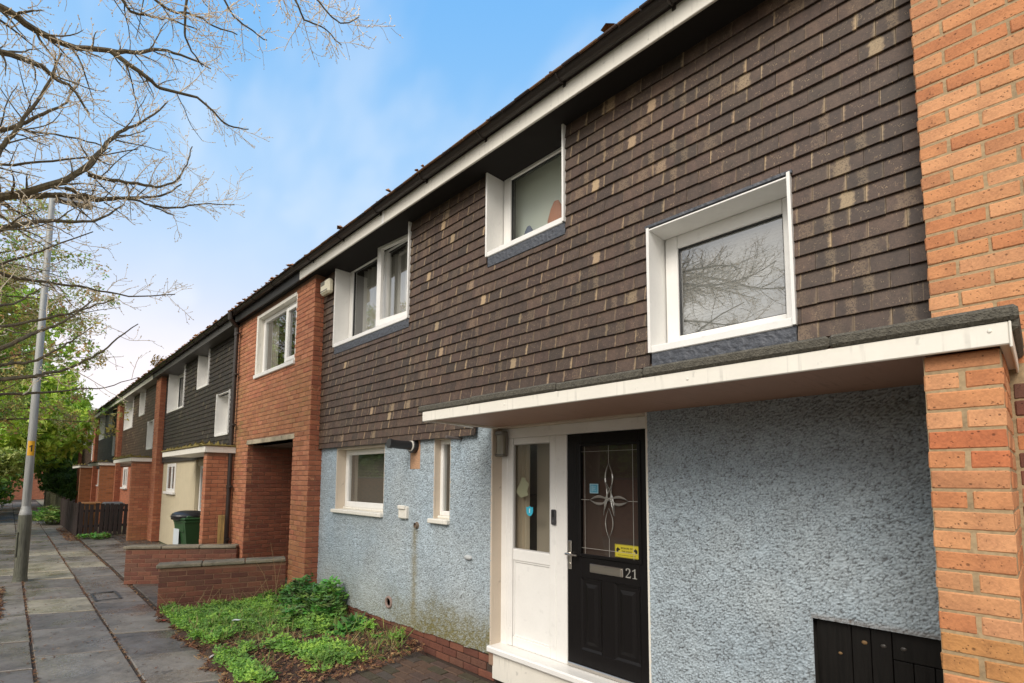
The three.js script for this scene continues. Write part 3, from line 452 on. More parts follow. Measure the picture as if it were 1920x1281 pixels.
  const gl = pane(d, gx[0], gx[1], gy[0], gy[1], zf - 0.012); gl.name = 'door_glass';
  mb().box(gx[0] - 0.01, gx[1] + 0.01, gy[0] - 0.01, gy[1] + 0.01, zf - 0.043, zf - 0.036, 0).build('glass_backing', plain(0.05, 0.028, 0.02, 0.8), d);
  // leaded bevel motif
  const came = mb(), cz = zf - 0.008, cx = -2.417, cy = 1.744, L = (pts, w = 0.0028) => came.tube(pts.map((p) => [p[0], p[1], cz]), w, 5);
  L([[gx[0], 1.345], [gx[1], 1.345]], 0.0016); L([[gx[0] + 0.04, gy[0]], [gx[0] + 0.04, gy[1]]], 0.0016); L([[gx[1] - 0.055, gy[0]], [gx[1] - 0.055, gy[1]]], 0.0016); L([[gx[0], gy[1] - 0.05], [gx[1], gy[1] - 0.05]], 0.0012);
  L([[cx, gy[0]], [cx, cy - 0.3]], 0.0016); L([[cx, cy + 0.3], [cx, gy[1]]], 0.0016); L([[gx[0], cy], [cx - 0.19, cy]], 0.002); L([[cx + 0.18, cy], [gx[1], cy]], 0.002);
  came.build('leading', plain(0.42, 0.40, 0.36, 0.35), d);
  const petal = (ax, ay, bx, by, bow, w) => { const n = 14, m = mb(), dx = bx - ax, dy = by - ay, l = Math.hypot(dx, dy); const P = (t, s) => { const q = Math.sin(Math.PI * t) * bow, ww = w * Math.sin(Math.PI * clamp(t, 0.04, 0.96)); return [ax + dx * t - (dy / l) * (q + s * ww), ay + dy * t + (dx / l) * (q + s * ww)]; };
    for (let i = 0; i < n; i++) { const a = P(i / n, -1), b = P((i + 1) / n, -1), c = P((i + 1) / n, 1), e = P(i / n, 1), u = P(i / n, 0), v = P((i + 1) / n, 0); m.quad([...a, cz], [...b, cz], [...v, cz + 0.006], [...u, cz + 0.006]).quad([...u, cz + 0.006], [...v, cz + 0.006], [...c, cz], [...e, cz]); }
    return m.geo(); };
  const bevels = []; for (const s of [-1, 1]) { bevels.push(petal(cx, cy + 0.30, cx, cy + 0.06, 0.035 * s, 0.007), petal(cx, cy - 0.30, cx, cy - 0.06, 0.035 * s, 0.005), petal(cx - 0.19, cy, cx, cy, 0.03 * s, 0.011), petal(cx + 0.18, cy, cx, cy, 0.03 * s, 0.011), petal(cx - 0.03, cy + 0.15, cx + 0.05 * s, cy - 0.1, 0.02, 0.007), petal(cx + 0.03, cy + 0.13, cx - 0.05 * s, cy - 0.12, -0.02, 0.007), petal(cx - 0.07, cy + 0.03 * s, cx + 0.07, cy - 0.03 * s, 0.012, 0.008)); }
  part('bevelled_glass', mergeGeometries(bevels), std({ color: lin(0.42, 0.41, 0.38), roughness: 0.15, metalness: 0.5 }), d);
  const lb = mb().box(-2.60, -2.285, 1.155, 1.226, zf - 0.002, zf + 0.012, 0.006).box(-2.59, -2.295, 1.166, 1.216, zf + 0.012, zf + 0.02, 0.006); lb.build('letterbox', chrome, d);
  const hd = part('door_handle', mb().box(-2.822, -2.788, 1.155, 1.395, zf, zf + 0.012, 0.005).tube([[-2.805, 1.285, zf + 0.01], [-2.805, 1.285, zf + 0.05]], 0.011, 10).tube([[-2.82, 1.285, zf + 0.05], [-2.76, 1.283, zf + 0.055], [-2.70, 1.28, zf + 0.048]], [0.011, 0.01, 0.009], 10).geo(), chrome, d);
  part('lock', mb().tube([[-2.805, 1.2, zf + 0.011], [-2.805, 1.2, zf + 0.018]], 0.011, 12).geo(), chrome, hd);
  mb().box(x0 + 0.005, x1 - 0.005, y0 + 0.0, y0 + 0.03, zf, zf + 0.018, 0.005).build('weather_bar', chrome, d);
  { const c = document.createElement('canvas'); c.width = 512; c.height = 240; const q = c.getContext('2d'); q.fillStyle = '#b9ab2e'; q.fillRect(0, 0, 512, 240); q.strokeStyle = '#2a2a12'; q.lineWidth = 5; q.strokeRect(8, 8, 496, 224);
    q.fillStyle = '#1d1c10'; q.textAlign = 'center'; q.font = 'bold 46px sans-serif'; q.fillText('BEWARE OF', 256, 84); q.fillText('THE DOGS', 256, 142); q.font = 'bold 21px sans-serif'; q.fillText('DO NOT ENTER WITHOUT PERMISSION', 256, 205, 440);
    for (const [x, s] of [[70, 1], [442, -1]]) { q.save(); q.translate(x, 100); q.scale(s, 1); q.beginPath(); q.moveTo(-38, 22); q.quadraticCurveTo(-46, -22, -12, -34); q.lineTo(-6, -52); q.lineTo(8, -34); q.lineTo(42, -10); q.lineTo(40, 10); q.lineTo(10, 18); q.lineTo(4, 42); q.lineTo(-34, 44); q.closePath(); q.fill(); q.restore(); }
    const t = new THREE.CanvasTexture(c); t.colorSpace = THREE.SRGBColorSpace; const g = new THREE.BoxGeometry(0.215, 0.1, 0.001); g.translate(-2.258, 1.356, zf - 0.0085); part('warning_sticker', g, std({ map: t, roughness: 0.5 }), d); }
  { const c = document.createElement('canvas'); c.width = c.height = 128; const q = c.getContext('2d'), r = rng(9); q.fillStyle = '#4f93ad'; q.fillRect(0, 0, 128, 128); q.strokeStyle = '#bcd0d4'; q.lineWidth = 6; q.strokeRect(5, 5, 118, 118); q.lineWidth = 3; for (let k = 0; k < 9; k++) { q.beginPath(); q.moveTo(24, 28 + k * 9); q.lineTo(40 + r() * 60, 28 + k * 9); q.stroke(); }
    const t = new THREE.CanvasTexture(c); t.colorSpace = THREE.SRGBColorSpace; const g = new THREE.BoxGeometry(0.085, 0.078, 0.001); g.translate(-2.562, 1.838, zf - 0.0085); part('blue_sticker', g, std({ map: t, roughness: 0.5 }), d); }
}
{ // the 21 on the door
  const { FontLoader } = await import('three/addons/loaders/FontLoader.js'), { TextGeometry } = await import('three/addons/geometries/TextGeometry.js');
  const font = await new FontLoader().loadAsync('fonts/droid/droid_serif_regular.typeface.json'), g = new TextGeometry('21', { font, size: 0.072, depth: 0.004, curveSegments: 6 });
  g.translate(-2.268, 1.158, zD - 0.004); part('door_number', g, std({ color: lin(0.55, 0.54, 0.5), roughness: 0.35, metalness: 0.6 }), house.children.find((c) => c.name === 'front_door'));
}
// dark hatch of vertical boards, low in the right hand wall
{ const h = part('hatch', mb().box(-0.95, -0.30, 0.12, 1.125, -0.11, -0.075, 0).geo(), hatchMat, house); const xs = [-0.95, -0.78, -0.692, -0.60, -0.515, -0.43, -0.305];
  for (let i = 0; i + 1 < xs.length; i++) { const a = xs[i] + 0.0015, b = xs[i + 1] - 0.0015; if (i < 3) mb().box(a, b, 0.13, 1.122, -0.075, -0.045 + 0.001 * i, 0.002).build('board', hatchMat, h); else mb().box(a, b, 0.13, 0.975, -0.075, -0.045, 0.002).build('board', hatchMat, h); }
  mb().box(-0.598, -0.305, 0.98, 1.122, -0.075, -0.043, 0.002).build('rail', hatchMat, h);
  [[-0.836, 0.954, 0.008, 1], [-0.721, 1.037, 0.011, 1], [-0.637, 1.037, 0.011, 0], [-0.552, 1.041, 0.011, 0]].forEach(([x, y, r, w]) => { const g = new THREE.SphereGeometry(r, 10, 6); g.scale(1.3, 1, 0.5); g.translate(x, y, -0.043); part('screw_plug', g, w ? plain(0.20, 0.12, 0.05) : plain(0.05, 0.045, 0.04, 0.4), h); }); }

// porch: flat roof with white fascia, soffit and felt edge, on a brick pier
const CAN = { x0: -3.60, x1: -0.055, z1: 0.872, yb: 2.392, yt: 2.474 };
{
  const c = part('canopy', mb().box(CAN.x0 + 0.015, CAN.x1 - 0.015, 2.415, 2.49, -0.05, 0.85, 0.002).geo(), soffitMat, house);
  mb().box(CAN.x0 + 0.02, -0.30, 2.41, 2.4145, 0.0, 0.85, 0.001).build('soffit', soffitMat, c);
  mb().box(CAN.x0, CAN.x1, CAN.yb, CAN.yt, 0.852, 0.872, 0.004).box(CAN.x0, CAN.x0 + 0.018, CAN.yb, CAN.yt, 0.0, 0.851, 0.003).build('fascia_board', whiteOld, c);
  mb().box(CAN.x1 - 0.03, CAN.x1 - 0.002, CAN.yb + 0.006, CAN.yt, 0.25, 0.868, 0.003).box(CAN.x1 - 0.0018, CAN.x1 + 0.006, CAN.yb - 0.012, CAN.yt, 0.25, 0.876, 0.003).build('fascia_board', whiteOld, c);
  for (const [x, y] of [[-0.105, 2.447], [-1.24, 2.43], [-2.6, 2.437]]) { const g = new THREE.SphereGeometry(0.007, 8, 5); g.scale(1, 1, 0.5); g.translate(x, y, 0.873); part('nail_cap', g, whiteOld, c); }
  // felt edge: slightly wavy and lapped
  const r = rng(12); let x = CAN.x0 - 0.06; while (x < CAN.x1 + 0.025) { const w = Math.min(0.55 + r() * 0.5, CAN.x1 + 0.025 - x + 0.001), j = (r() - 0.5) * 0.006; mb().box(x, x + w, CAN.yt + 0.001 + j, CAN.yt + 0.056 + j, 0.06, 0.885 + j, 0.012).build('felt_edge', feltMat, c); x += w; if (w < 0.1) break; }
  mb().box(CAN.x1 - 0.02, CAN.x1 + 0.025, CAN.yt - 0.03, CAN.yt + 0.054, 0.06, 0.86, 0.012).build('felt_edge', feltMat, c);
  mb().tube([[-3.56, 2.408, 0.86], [-3.9, 2.42, 0.03]], 0.008, 6).build('soffit_bead', whiteOld, c);
}
{ const P = new Pieces(), r = rng(31), pier = part('porch_pier', mb().box(-0.300, -0.0825, 0, 2.39, 0.25, 0.8165, 0).geo(), mortar, house), xl = -0.303, xr = -0.079;
  const tone = (y) => { let t = ORANGE[Math.floor(r() * ORANGE.length)]; if (r() < 0.08) t = [0.53, 0.17, 0.068]; return t; };
  for (let n = 0, y = 0.008; y < 2.39; n++, y += CO) {
    const h = Math.min(BH, 2.392 - y); if (h < 0.02) break; const B = (w, d, x, z, s) => { const t = tone(y), m = y > 1.17 && y < 1.29 && z > 0.7 ? [0.50, 0.235, 0.08] : t; P.add(brickGeo(w, +h.toFixed(3), d, Math.floor(r() * 6)), [x, y + h / 2, z], m, { rot: [0, (r() - 0.5) * 0.008, 0], size: s }); };
    if (n % 2) { B(0.216, 0.1025, -0.191 + (r() - 0.5) * 0.003, 0.82 - 0.051, 0.3); for (const z of [0.60, 0.375]) { B(0.1025, 0.215, xr - 0.051, z, 0.12); B(0.1025, 0.215, xl + 0.051, z, 0.1); } }
    else { for (const z of [0.7125, 0.4875]) { B(0.105, 0.215, xr - 0.0525, z, z > 0.6 ? 0.3 : 0.12); B(0.105, 0.215, xl + 0.0525, z, z > 0.6 ? 0.3 : 0.1); } B(0.105, 0.1, xr - 0.0525, 0.32, 0.08); B(0.105, 0.1, xl + 0.0525, 0.32, 0.05); }
  }
  P.emit('brick', pier, 220, toneMat, brickStuff); }

// eaves: soffit, white fascia, gutter, first roof tiles and the roof behind
function eaves(parent, x0, x1, { fascia, gutter = gutterMat, soff = soffitBlack, moss = 0, seed = 1, singles = 0, tiles = true, z = 0.29 }) {
  mb().box(x0, x1, 5.0, 5.014, -0.2, z - 0.002, 0).build('soffit', soff, parent);
  mb().box(x0, x1, 4.972, 5.125, z, z + 0.022, 0.004).build('fascia_board', fascia, parent);
  const g = mb(), n = 8, gx = x0 - 0.01; for (let i = 0; i < n; i++) { const a = Math.PI + (i / n) * Math.PI, b = Math.PI + ((i + 1) / n) * Math.PI, zc = z + 0.082, yc = 5.165, R = 0.058; const p = (t, x) => [x, yc + Math.sin(t) * R, zc + Math.cos(t) * R]; g.quad(p(a, x0), p(b, x0), p(b, x1), p(a, x1)); }
  g.tube([[x0, 5.165, z + 0.14], [x1, 5.165, z + 0.14]], 0.006, 6);
  const gut = g.build('gutter', gutter, parent);
  for (let x = x0 + 0.5; x < x1; x += 0.95) { mb().box(x, x + 0.03, 5.09, 5.175, z + 0.022, z + 0.03, 0.003).tube(Array.from({ length: 7 }, (_, i) => { const t = Math.PI + (i / 6) * Math.PI; return [x + 0.015, 5.165 + Math.sin(t) * 0.063, z + 0.082 + Math.cos(t) * 0.063]; }), 0.008, 5).build('gutter_bracket', gutter, gut); }
  const roof = mb().quad([x0, 5.16, z + 0.06], [x1, 5.16, z + 0.06], [x1, 7.2, -4.5], [x0, 7.2, -4.5]).quad([x0, 7.2, -4.5], [x1, 7.2, -4.5], [x1, 5.0, -9.2], [x0, 5.0, -9.2]).build('roof', plain(0.09, 0.055, 0.045, 0.9), parent);
  if (tiles) { const r = rng(seed), P = new Pieces(); for (let x = x0 + 0.01; x < x1 - 0.05; x += 0.172) { const k = r(), lift = moss * (r() * 0.012); P.add(tileRoofGeo(Math.floor(r() * 4)), [x + 0.084, 5.198 + lift + (r() - 0.5) * 0.006, z + 0.045], moss && k < 0.5 ? [0.20, 0.105, 0.05] : k < 0.7 ? [0.085, 0.055, 0.045] : [0.06, 0.042, 0.036], { rot: [0.42, (r() - 0.5) * 0.04, (r() - 0.5) * 0.02], size: 0.17 });
      P.add(tileRoofGeo(Math.floor(r() * 4)), [x + 0.084 - 0.086, 5.246 + lift, z - 0.06], [0.08, 0.05, 0.042], { rot: [0.42, 0, 0], size: 0.05 }); }
    P.emit('roof_tile', roof, singles, roofTone, roofStuff);
    if (moss) { const m = mb(); for (let k = 0; k < 130 * moss * (x1 - x0) / 3; k++) { const x = lerp(x0, x1, r()), y = 5.20 + r() * 0.03, s = 0.014 + r() * r() * 0.05, zz = z + 0.03 + r() * 0.1, c = Array.from({ length: 5 }, (_, i) => [x + Math.cos(i * 1.26) * s * (0.7 + r() * 0.6), y + (r() - 0.3) * s * 0.5, zz + Math.sin(i * 1.26) * s * (0.7 + r() * 0.6)]), top = [x, y + s * (0.5 + r() * 0.6), zz]; for (let i = 0; i < 5; i++) m.tri(c[i], c[(i + 1) % 5], top); } part('moss', m.geo(), std({ color: lin(0.32, 0.15, 0.055), roughness: 1 }), roof, 'stuff'); }
  }
  return roof;
}
const rtg = new Map();
function tileRoofGeo(v) { if (!rtg.has(v)) { const r = rng(v + 60); rtg.set(v, mb().box(-0.0835, 0.0835, -0.007, 0.007, -0.13, 0.13 + r() * 0.008, 0.003).geo()); } return rtg.get(v); }
const rtm = new Map(), roofTone = (t) => { const k = t.join(); if (!rtm.has(k)) rtm.set(k, std({ color: lin(...t), roughness: 0.85, map: brickMap })); return rtm.get(k); };
const roofStuff = std({ color: lin(1, 1, 1), vertexColors: true, map: brickMap, roughness: 0.85 });
eaves(house, -7.76, 0.9, { fascia: whiteOld, moss: 0.12, seed: 4, singles: 40 });
{ // joint strips on the fascia
  mb().box(-5.32, -5.27, 4.968, 5.128, 0.312, 0.318, 0.002).build('fascia_joint', white, house); }

// fittings that hang on the house
{ const b = thing('alarm_box', 'cream alarm box high under the eaves beside the left upper window', 'alarm box', [-7.19, 4.74, 0.07]);
  const g = mb(); g.box(-0.14, 0.14, -0.10, 0.12, 0, 0.10, 0.03); g.build('case', plain(0.72, 0.66, 0.5, 0.5), b); mb().box(-0.11, 0.11, -0.06, -0.045, 0.095, 0.104, 0.002).box(-0.1, 0.02, 0.03, 0.09, 0.099, 0.1025, 0.001).build('grille', plain(0.16, 0.15, 0.12), b); }
{ const l = thing('wall_lamp', 'small dark bulkhead lamp with ribbed glass at top left of the door frame', 'lamp', [-3.60, 2.13, -0.105]);
  mb().box(-0.055, 0.055, 0.0, 0.245, 0, 0.025, 0.008).box(-0.058, 0.058, 0.205, 0.245, 0.02, 0.085, 0.01).box(-0.058, 0.058, 0.0, 0.022, 0.02, 0.08, 0.008).build('body', plain(0.16, 0.145, 0.12, 0.6), l);
  const g = new THREE.CylinderGeometry(0.05, 0.05, 0.182, 18, 1); g.scale(1, 1, 0.8); g.translate(0, 0.113, 0.045); part('lens', g, plain(0.23, 0.21, 0.16, 0.25), l); }
{ const d = thing('doorbell', 'black video doorbell stuck to the white frame beside the door', 'doorbell', [-2.975, 1.582, zD + 0.005]);
  mb().box(-0.026, 0.026, -0.068, 0.066, 0, 0.022, 0.01).build('case', plain(0.045, 0.045, 0.048, 0.35), d); mb().box(-0.018, 0.018, 0.0, 0.055, 0.018, 0.0245, 0.004).build('camera_panel', blackPlastic, d);
  const g = new THREE.CylinderGeometry(0.012, 0.012, 0.004, 16); g.rotateX(Math.PI / 2); g.translate(0, -0.035, 0.022); part('button', g, plain(0.09, 0.09, 0.095, 0.3), d); }

// ---------------------------------------------------------------- orange brick bay at the right edge
{ const bay = thing('brick_house', 'orange brick house bay at the right edge of the view beside the hung tiles', 'house'), P = new Pieces();
  const wl = part('wall', mb().box(-0.326, 2.6, 0, 5.0, -0.6, 0.2465, 0).geo(), mortar, bay);
  courseZ(P, { x0: -0.332, x1: 0.9, y0: 2.4, y1: 4.98, zf: 0.25, tones: ORANGE, seed: 8, phase: 0, yOff: 0.02 });
  courseZ(P, { x0: -0.07, x1: 0.9, y0: 0, y1: 2.4, zf: 0.25, tones: DARKRED.concat(RED, ORANGE.slice(4, 5)), seed: 9, phase: 1, yOff: 0.02, tint: (t, x, y) => (y < 1.2 ? t.map((e, i) => +(e * [0.9, 1.05, 0.9][i]).toFixed(2)) : t) });
  P.emit('brick', wl, 290, toneMat, brickStuff);
  eaves(bay, 0.9, 2.6, { fascia: blackTrim, seed: 5 }); }

// ---------------------------------------------------------------- red brick bay with the passage
const BAYX = [-10.98, -7.42];
{ const bay = thing('brick_house', 'red brick house bay with a dark open passage below and a white upper window', 'house'), P = new Pieces();
  const HP = [-10.13, -8.03, -1, 2.52], HW = [-9.88, -8.11, 3.74, 4.91], LN = [-10.19, -7.985, 2.52, 2.60];
  const moss = mossTint((x, y) => 0.75 * sstep(1.1, 0.0, Math.abs(y - 3.0)) * f2(x * 1.5, y * 1.5, 5, 3) + 0.9 * sstep(2.2, 0.4, y) * sstep(-8.6, -7.7, x) * f2(x * 2, y * 2, 9, 3) * 0.8 + 0.25 * sstep(-10, -10.8, x));
  const wl = part('wall', mb().box(BAYX[0], HP[0] - 0.004, 0, 5.0, -0.1, 0.193, 0).box(HP[1] + 0.004, BAYX[1] - 0.006, 0, 5.0, -0.1, 0.193, 0).box(HP[0] - 0.004, HW[0] - 0.004, LN[2], 5.0, -0.1, 0.193, 0).box(HW[1] + 0.004, HP[1] + 0.004, LN[2], 5, -0.1, 0.193, 0).box(HW[0] - 0.004, HW[1] + 0.004, LN[2], HW[2] - 0.004, -0.1, 0.193, 0).box(HW[0] - 0.004, HW[1] + 0.004, HW[3] + 0.004, 5.0, -0.1, 0.193, 0).geo(), mortarRed, bay);
  courseZ(P, { x0: BAYX[0], x1: BAYX[1], y0: 0, y1: 5.0, zf: 0.2, tones: RED, seed: 21, holes: [HP, HW, LN], tint: moss, phase: 0 });
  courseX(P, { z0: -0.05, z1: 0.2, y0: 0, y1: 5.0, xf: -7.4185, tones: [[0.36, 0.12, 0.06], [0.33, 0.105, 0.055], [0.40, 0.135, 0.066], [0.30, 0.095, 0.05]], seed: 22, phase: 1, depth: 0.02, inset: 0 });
  P.emit('brick', wl, 290, toneMat, brickStuff);
  mb().box(LN[0], LN[1], LN[2], LN[3], -0.1, 0.208, 0.006).build('lintel', std({ color: lin(0.46, 0.40, 0.29), roughness: 0.9, map: slabTex }), bay);
  // the passage: two brick sides, ceiling, and a closed end
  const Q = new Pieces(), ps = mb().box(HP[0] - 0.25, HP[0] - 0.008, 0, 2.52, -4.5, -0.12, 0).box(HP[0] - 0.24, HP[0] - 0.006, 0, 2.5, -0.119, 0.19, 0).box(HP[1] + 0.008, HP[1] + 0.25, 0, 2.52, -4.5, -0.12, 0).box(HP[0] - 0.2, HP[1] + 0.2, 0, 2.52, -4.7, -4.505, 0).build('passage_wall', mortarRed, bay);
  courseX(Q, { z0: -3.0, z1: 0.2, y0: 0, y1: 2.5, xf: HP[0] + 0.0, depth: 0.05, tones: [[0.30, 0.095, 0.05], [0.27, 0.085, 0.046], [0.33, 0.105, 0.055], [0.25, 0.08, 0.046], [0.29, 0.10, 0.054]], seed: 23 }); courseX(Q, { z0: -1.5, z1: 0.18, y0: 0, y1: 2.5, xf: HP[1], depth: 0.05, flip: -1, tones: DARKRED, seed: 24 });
  Q.emit('brick', ps, 10, toneMat, brickStuff);
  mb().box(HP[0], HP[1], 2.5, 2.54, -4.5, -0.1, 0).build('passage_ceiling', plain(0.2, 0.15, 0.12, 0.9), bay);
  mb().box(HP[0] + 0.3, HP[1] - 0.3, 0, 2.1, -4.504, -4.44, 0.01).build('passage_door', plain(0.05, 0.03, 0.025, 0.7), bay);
  // window
  const zf = 0.11, fr = mb().ring(HW[0] + 0.05, HW[1] - 0.004, HW[2] + 0.05, HW[3] - 0.06, 0.075, zf - 0.06, zf, 0.006).box(-8.74, -8.66, HW[2] + 0.12, HW[3] - 0.13, zf - 0.06, zf + 0.012, 0.005).build('window', white, bay);
  mb().box(HW[0] - 0.02, HW[0] + 0.05, HW[2], HW[3], zf - 0.07, 0.214, 0.004).box(HW[1] - 0.004, HW[1] + 0.02, HW[2], HW[3], zf - 0.07, 0.2, 0.002).box(HW[0] + 0.05, HW[1] - 0.004, HW[3] - 0.06, HW[3], zf - 0.07, 0.208, 0.004).build('reveal_board', whiteOld, fr);
  mb().box(HW[0] - 0.04, HW[1] + 0.03, HW[2] - 0.02, HW[2] + 0.05, zf - 0.07, 0.235, 0.008).build('sill', white, fr);
  mb().ring(-8.66, HW[1] - 0.08, HW[2] + 0.122, HW[3] - 0.132, 0.06, zf - 0.02, zf + 0.03, 0.005).build('casement', white, fr);
  pane(fr, HW[0] + 0.12, -8.74, HW[2] + 0.12, HW[3] - 0.13, zf - 0.03, coated); pane(fr, -8.60, HW[1] - 0.14, HW[2] + 0.18, HW[3] - 0.19, zf - 0.01, coated);
  room(fr, HW[0] + 0.1, HW[1] - 0.1, HW[2] + 0.1, HW[3] - 0.1, zf - 0.07, 1.2);
  part('curtain', curtainGeo(HW[0] + 0.1, HW[0] + 0.45, HW[2], HW[3], zf - 0.14, 0.02, 0.1), plain(0.45, 0.42, 0.36, 1), fr);
  eaves(bay, BAYX[0] - 0.1, -7.76, { fascia: blackTrim, moss: 1.0, seed: 14, singles: 22 });
}

// ---------------------------------------------------------------- houses further along: same design, fewer visible pieces
function farHouse(ox, { label, tones, wallMat, fascia, canopyFascia, pierTone = RED, detail, mossy = 0, canX = 0.06, seed = 1, white2 = white, windows = true, porchLow = 0.12 }) {
  const h = thing('terraced_house', label, 'house', [ox, 0, 0]), L = -7.42, R = 0 - 0.075;
  // hung tiles
  const hang = part('tile_hanging', mb().box(L, R, 2.37, W3[2], -0.05, 0.012, 0).box(L, R, W3[2], 5.05, -0.3, -0.26, 0).box(L, W1[0], W3[2], 5.05, -0.05, 0.012, 0).box(W1[0], W1[1], W3[2], W1[2], -0.05, 0.012, 0).box(W1[1], W2[0], W3[2], 5.05, -0.05, 0.012, 0).box(W2[0], W2[1], W3[2], W2[2], -0.05, 0.012, 0).box(W2[1], W3[0], W3[2], 5.05, -0.05, 0.012, 0).box(W3[0], W3[1], W3[3], 5.05, -0.05, 0.012, 0).box(W3[1], R, W3[2], 5.05, -0.05, 0.012, 0).geo(), dark, h);
  const P = new Pieces(); hangTiles(P, { x0: L, x1: R, yTop: 4.99, z: 0.06, seed, xRef: -0.843, tones, holes: [[W1[0], W1[1], W1[2], 6], [W2[0], W2[1], W2[2], 6], [W3[0], W3[1], W3[2], W3[3]]] });
  P.emit('tile', hang, 0, tileTone, tileStuff);
  const wo = { mat: white2 };
  boxedWindow(h, W1, { head: 5.0, ...wo, depth: 0.17, behind: (fr, a, c, d, e, z) => part('curtain', curtainGeo(a, c, d, e, z - 0.1, 0.02, 0.15), plain(0.5, 0.5, 0.48, 1), fr) }); boxedWindow(h, W2, { head: 4.98, ...wo, depth: 0.17 }); boxedWindow(h, W3, { head: 3.765, ...wo, depth: 0.17 });
  // ground floor
  mb().box(L, -3.66, 0, 2.4, -0.25, 0, 0.01).box(-2.0, R, 0, 2.4, -0.25, 0, 0.01).box(-3.66, -2.0, 2.2, 2.4, -0.25, -0.05, 0.01).build('rendered_wall', wallMat, h);
  { const [x0, x1, y0, y1] = [-6.72, -5.72, 1.5, 2.30], fr = mb().ring(x0, x1, y0, y1, 0.09, 0.0, 0.03, 0.004).box(x0 - 0.08, x1 + 0.06, y0 - 0.07, y0, 0, 0.09, 0.01).box(-6.2, -6.12, y0 + 0.05, y1 - 0.05, 0, 0.028, 0.004).build('window', white, h); pane(fr, x0 + 0.05, x1 - 0.05, y0 + 0.05, y1 - 0.05, 0.012); part('blind', box(x0 + 0.05, x1 - 0.05, y0 + 0.05, y1 - 0.05, 0.002, 0.006, 0), plain(0.12, 0.12, 0.11), fr); }
  const dr = mb().ring(-3.62, -2.04, 0.1, 2.2, 0.08, -0.14, -0.09, 0.004).box(-2.96, -2.86, 0.1, 2.16, -0.14, -0.088, 0.004).box(-3.54, -2.96, 0.14, 1.1, -0.14, -0.1, 0.004).build('entrance', white, h); mb().box(-2.86, -2.12, 0.12, 2.12, -0.14, -0.1, 0.006).build('front_door', plain(0.55, 0.56, 0.55, 0.4), dr); pane(dr, -3.54, -2.96, 1.1, 2.14, -0.11); part('interior', box(-3.56, -2.1, 0.1, 2.2, -0.3, -0.2, 0), dark, dr);
  // porch roof and its side wall of brick
  const cx1 = canX, zc = 0.74, c = mb().box(-3.62, cx1 - 0.02, 2.40, 2.52, -0.1, zc - 0.02, 0.004).build('canopy', whiteOld, h);
  mb().box(-3.64, cx1, 2.385, 2.505, zc - 0.018, zc, 0.006).box(cx1 - 0.018, cx1, 2.385, 2.505, 0.06, zc - 0.02, 0.006).build('fascia_board', canopyFascia, c);
  mb().box(-3.68, cx1 + 0.03, 2.506, 2.535, 0.06, zc + 0.03, 0.01).build('felt_edge', mossy > 0.5 ? mossMat : feltMat, c);
  { const r = rng(seed + 7), m = mb(), k = Math.round(160 * mossy); for (let i = 0; i < k; i++) { const x = lerp(-3.66, cx1, r()), z = lerp(0.1, zc + 0.02, Math.sqrt(r())), s = 0.02 + r() * 0.05, y = 2.535, p = Array.from({ length: 5 }, (_, n) => [x + Math.cos(n * 1.26) * s, y, z + Math.sin(n * 1.26) * s]); for (let n = 0; n < 5; n++) m.tri(p[n], p[(n + 1) % 5], [x, y + s * (0.6 + r()), z]); } if (k) part('moss', m.geo(), mossMat, c, 'stuff'); }
  const zp = zc - 0.05, xr = cx1 - 0.06;
  if (detail) {
    const pw = part('porch_wall', mb().box(xr - 0.209, xr - 0.006, 0, 2.385, 0.05, zp - 0.006, 0).geo(), mortarRed, h), Q = new Pieces();
    courseX(Q, { z0: 0.06, z1: zp, y0: 0, y1: 2.38, xf: xr, tones: pierTone, seed: seed + 3, tint: mossTint((x, y) => porchLow * 2 * sstep(1.2, 0.2, y)) }); courseZ(Q, { x0: xr - 0.215, x1: xr - 0.104, y0: 0, y1: 2.38, zf: zp, tones: pierTone, seed: seed + 4, phase: 1 });
    // full height pier at the left end
    const pm = part('brick_pier', mb().box(-8.08, L - 0.006, 0, 5.0, -0.2, 0.193, 0).geo(), mortarRed, h), S = new Pieces(); courseZ(S, { x0: -8.09, x1: L, y0: 0, y1: 5.0, zf: 0.2, tones: pierTone, seed: seed + 5 }); courseX(S, { z0: -0.04, z1: 0.2, y0: 0, y1: 5, xf: L + 0.001, depth: 0.02, tones: [[0.36, 0.12, 0.06], [0.33, 0.105, 0.055], [0.40, 0.135, 0.066]], seed: seed + 6, phase: 1 });
    for (const [X, o] of [[Q, pw], [S, pm]]) { X.l.forEach((e) => { e.w = true; }); emitIn(X, o); }
  } else { mb().box(xr - 0.215, xr, 0, 2.385, 0.0, zp, 0.004).build('porch_wall', pierTone === RED ? farRed : farOrange, h); mb().box(-8.09, L, 0, 5.0, -0.2, 0.2, 0.004).build('brick_pier', farRed, h); }
  eaves(h, L - 0.67, R + 0.1, { fascia, moss: mossy ? 0.8 : 0.3, seed: seed + 9, gutter: gutterMat, soff: detail === 1 ? greyTrim : plain(0.35, 0.32, 0.29) });
  return h;
}
function emitIn(P, parent) { P.emit('brick', parent, 0, toneMat, brickStuff); }
const blackTiles = [[0.3, 0.34, 0.36], [0.25, 0.29, 0.31], [0.36, 0.4, 0.42], [0.32, 0.34, 0.34]], brownTiles = [[0.8, 0.75, 0.74], [0.92, 0.85, 0.82], [0.7, 0.68, 0.68]];
const creamWall = std({ color: lin(0.62, 0.54, 0.38), roughness: 0.9, map: dirtMap, bumpMap: tex(NN, NN, (i, j) => grain[j * NN + i], 0.5, false), bumpScale: 0.01 });
const houseA = farHouse(-10.9, { label: 'house with blackened hung tiles over cream walls, next along from the brick passage', tones: blackTiles, wallMat: creamWall, fascia: greyTrim, canopyFascia: whiteOld, detail: 1, mossy: 0.7, canX: 0.08, seed: 101 });
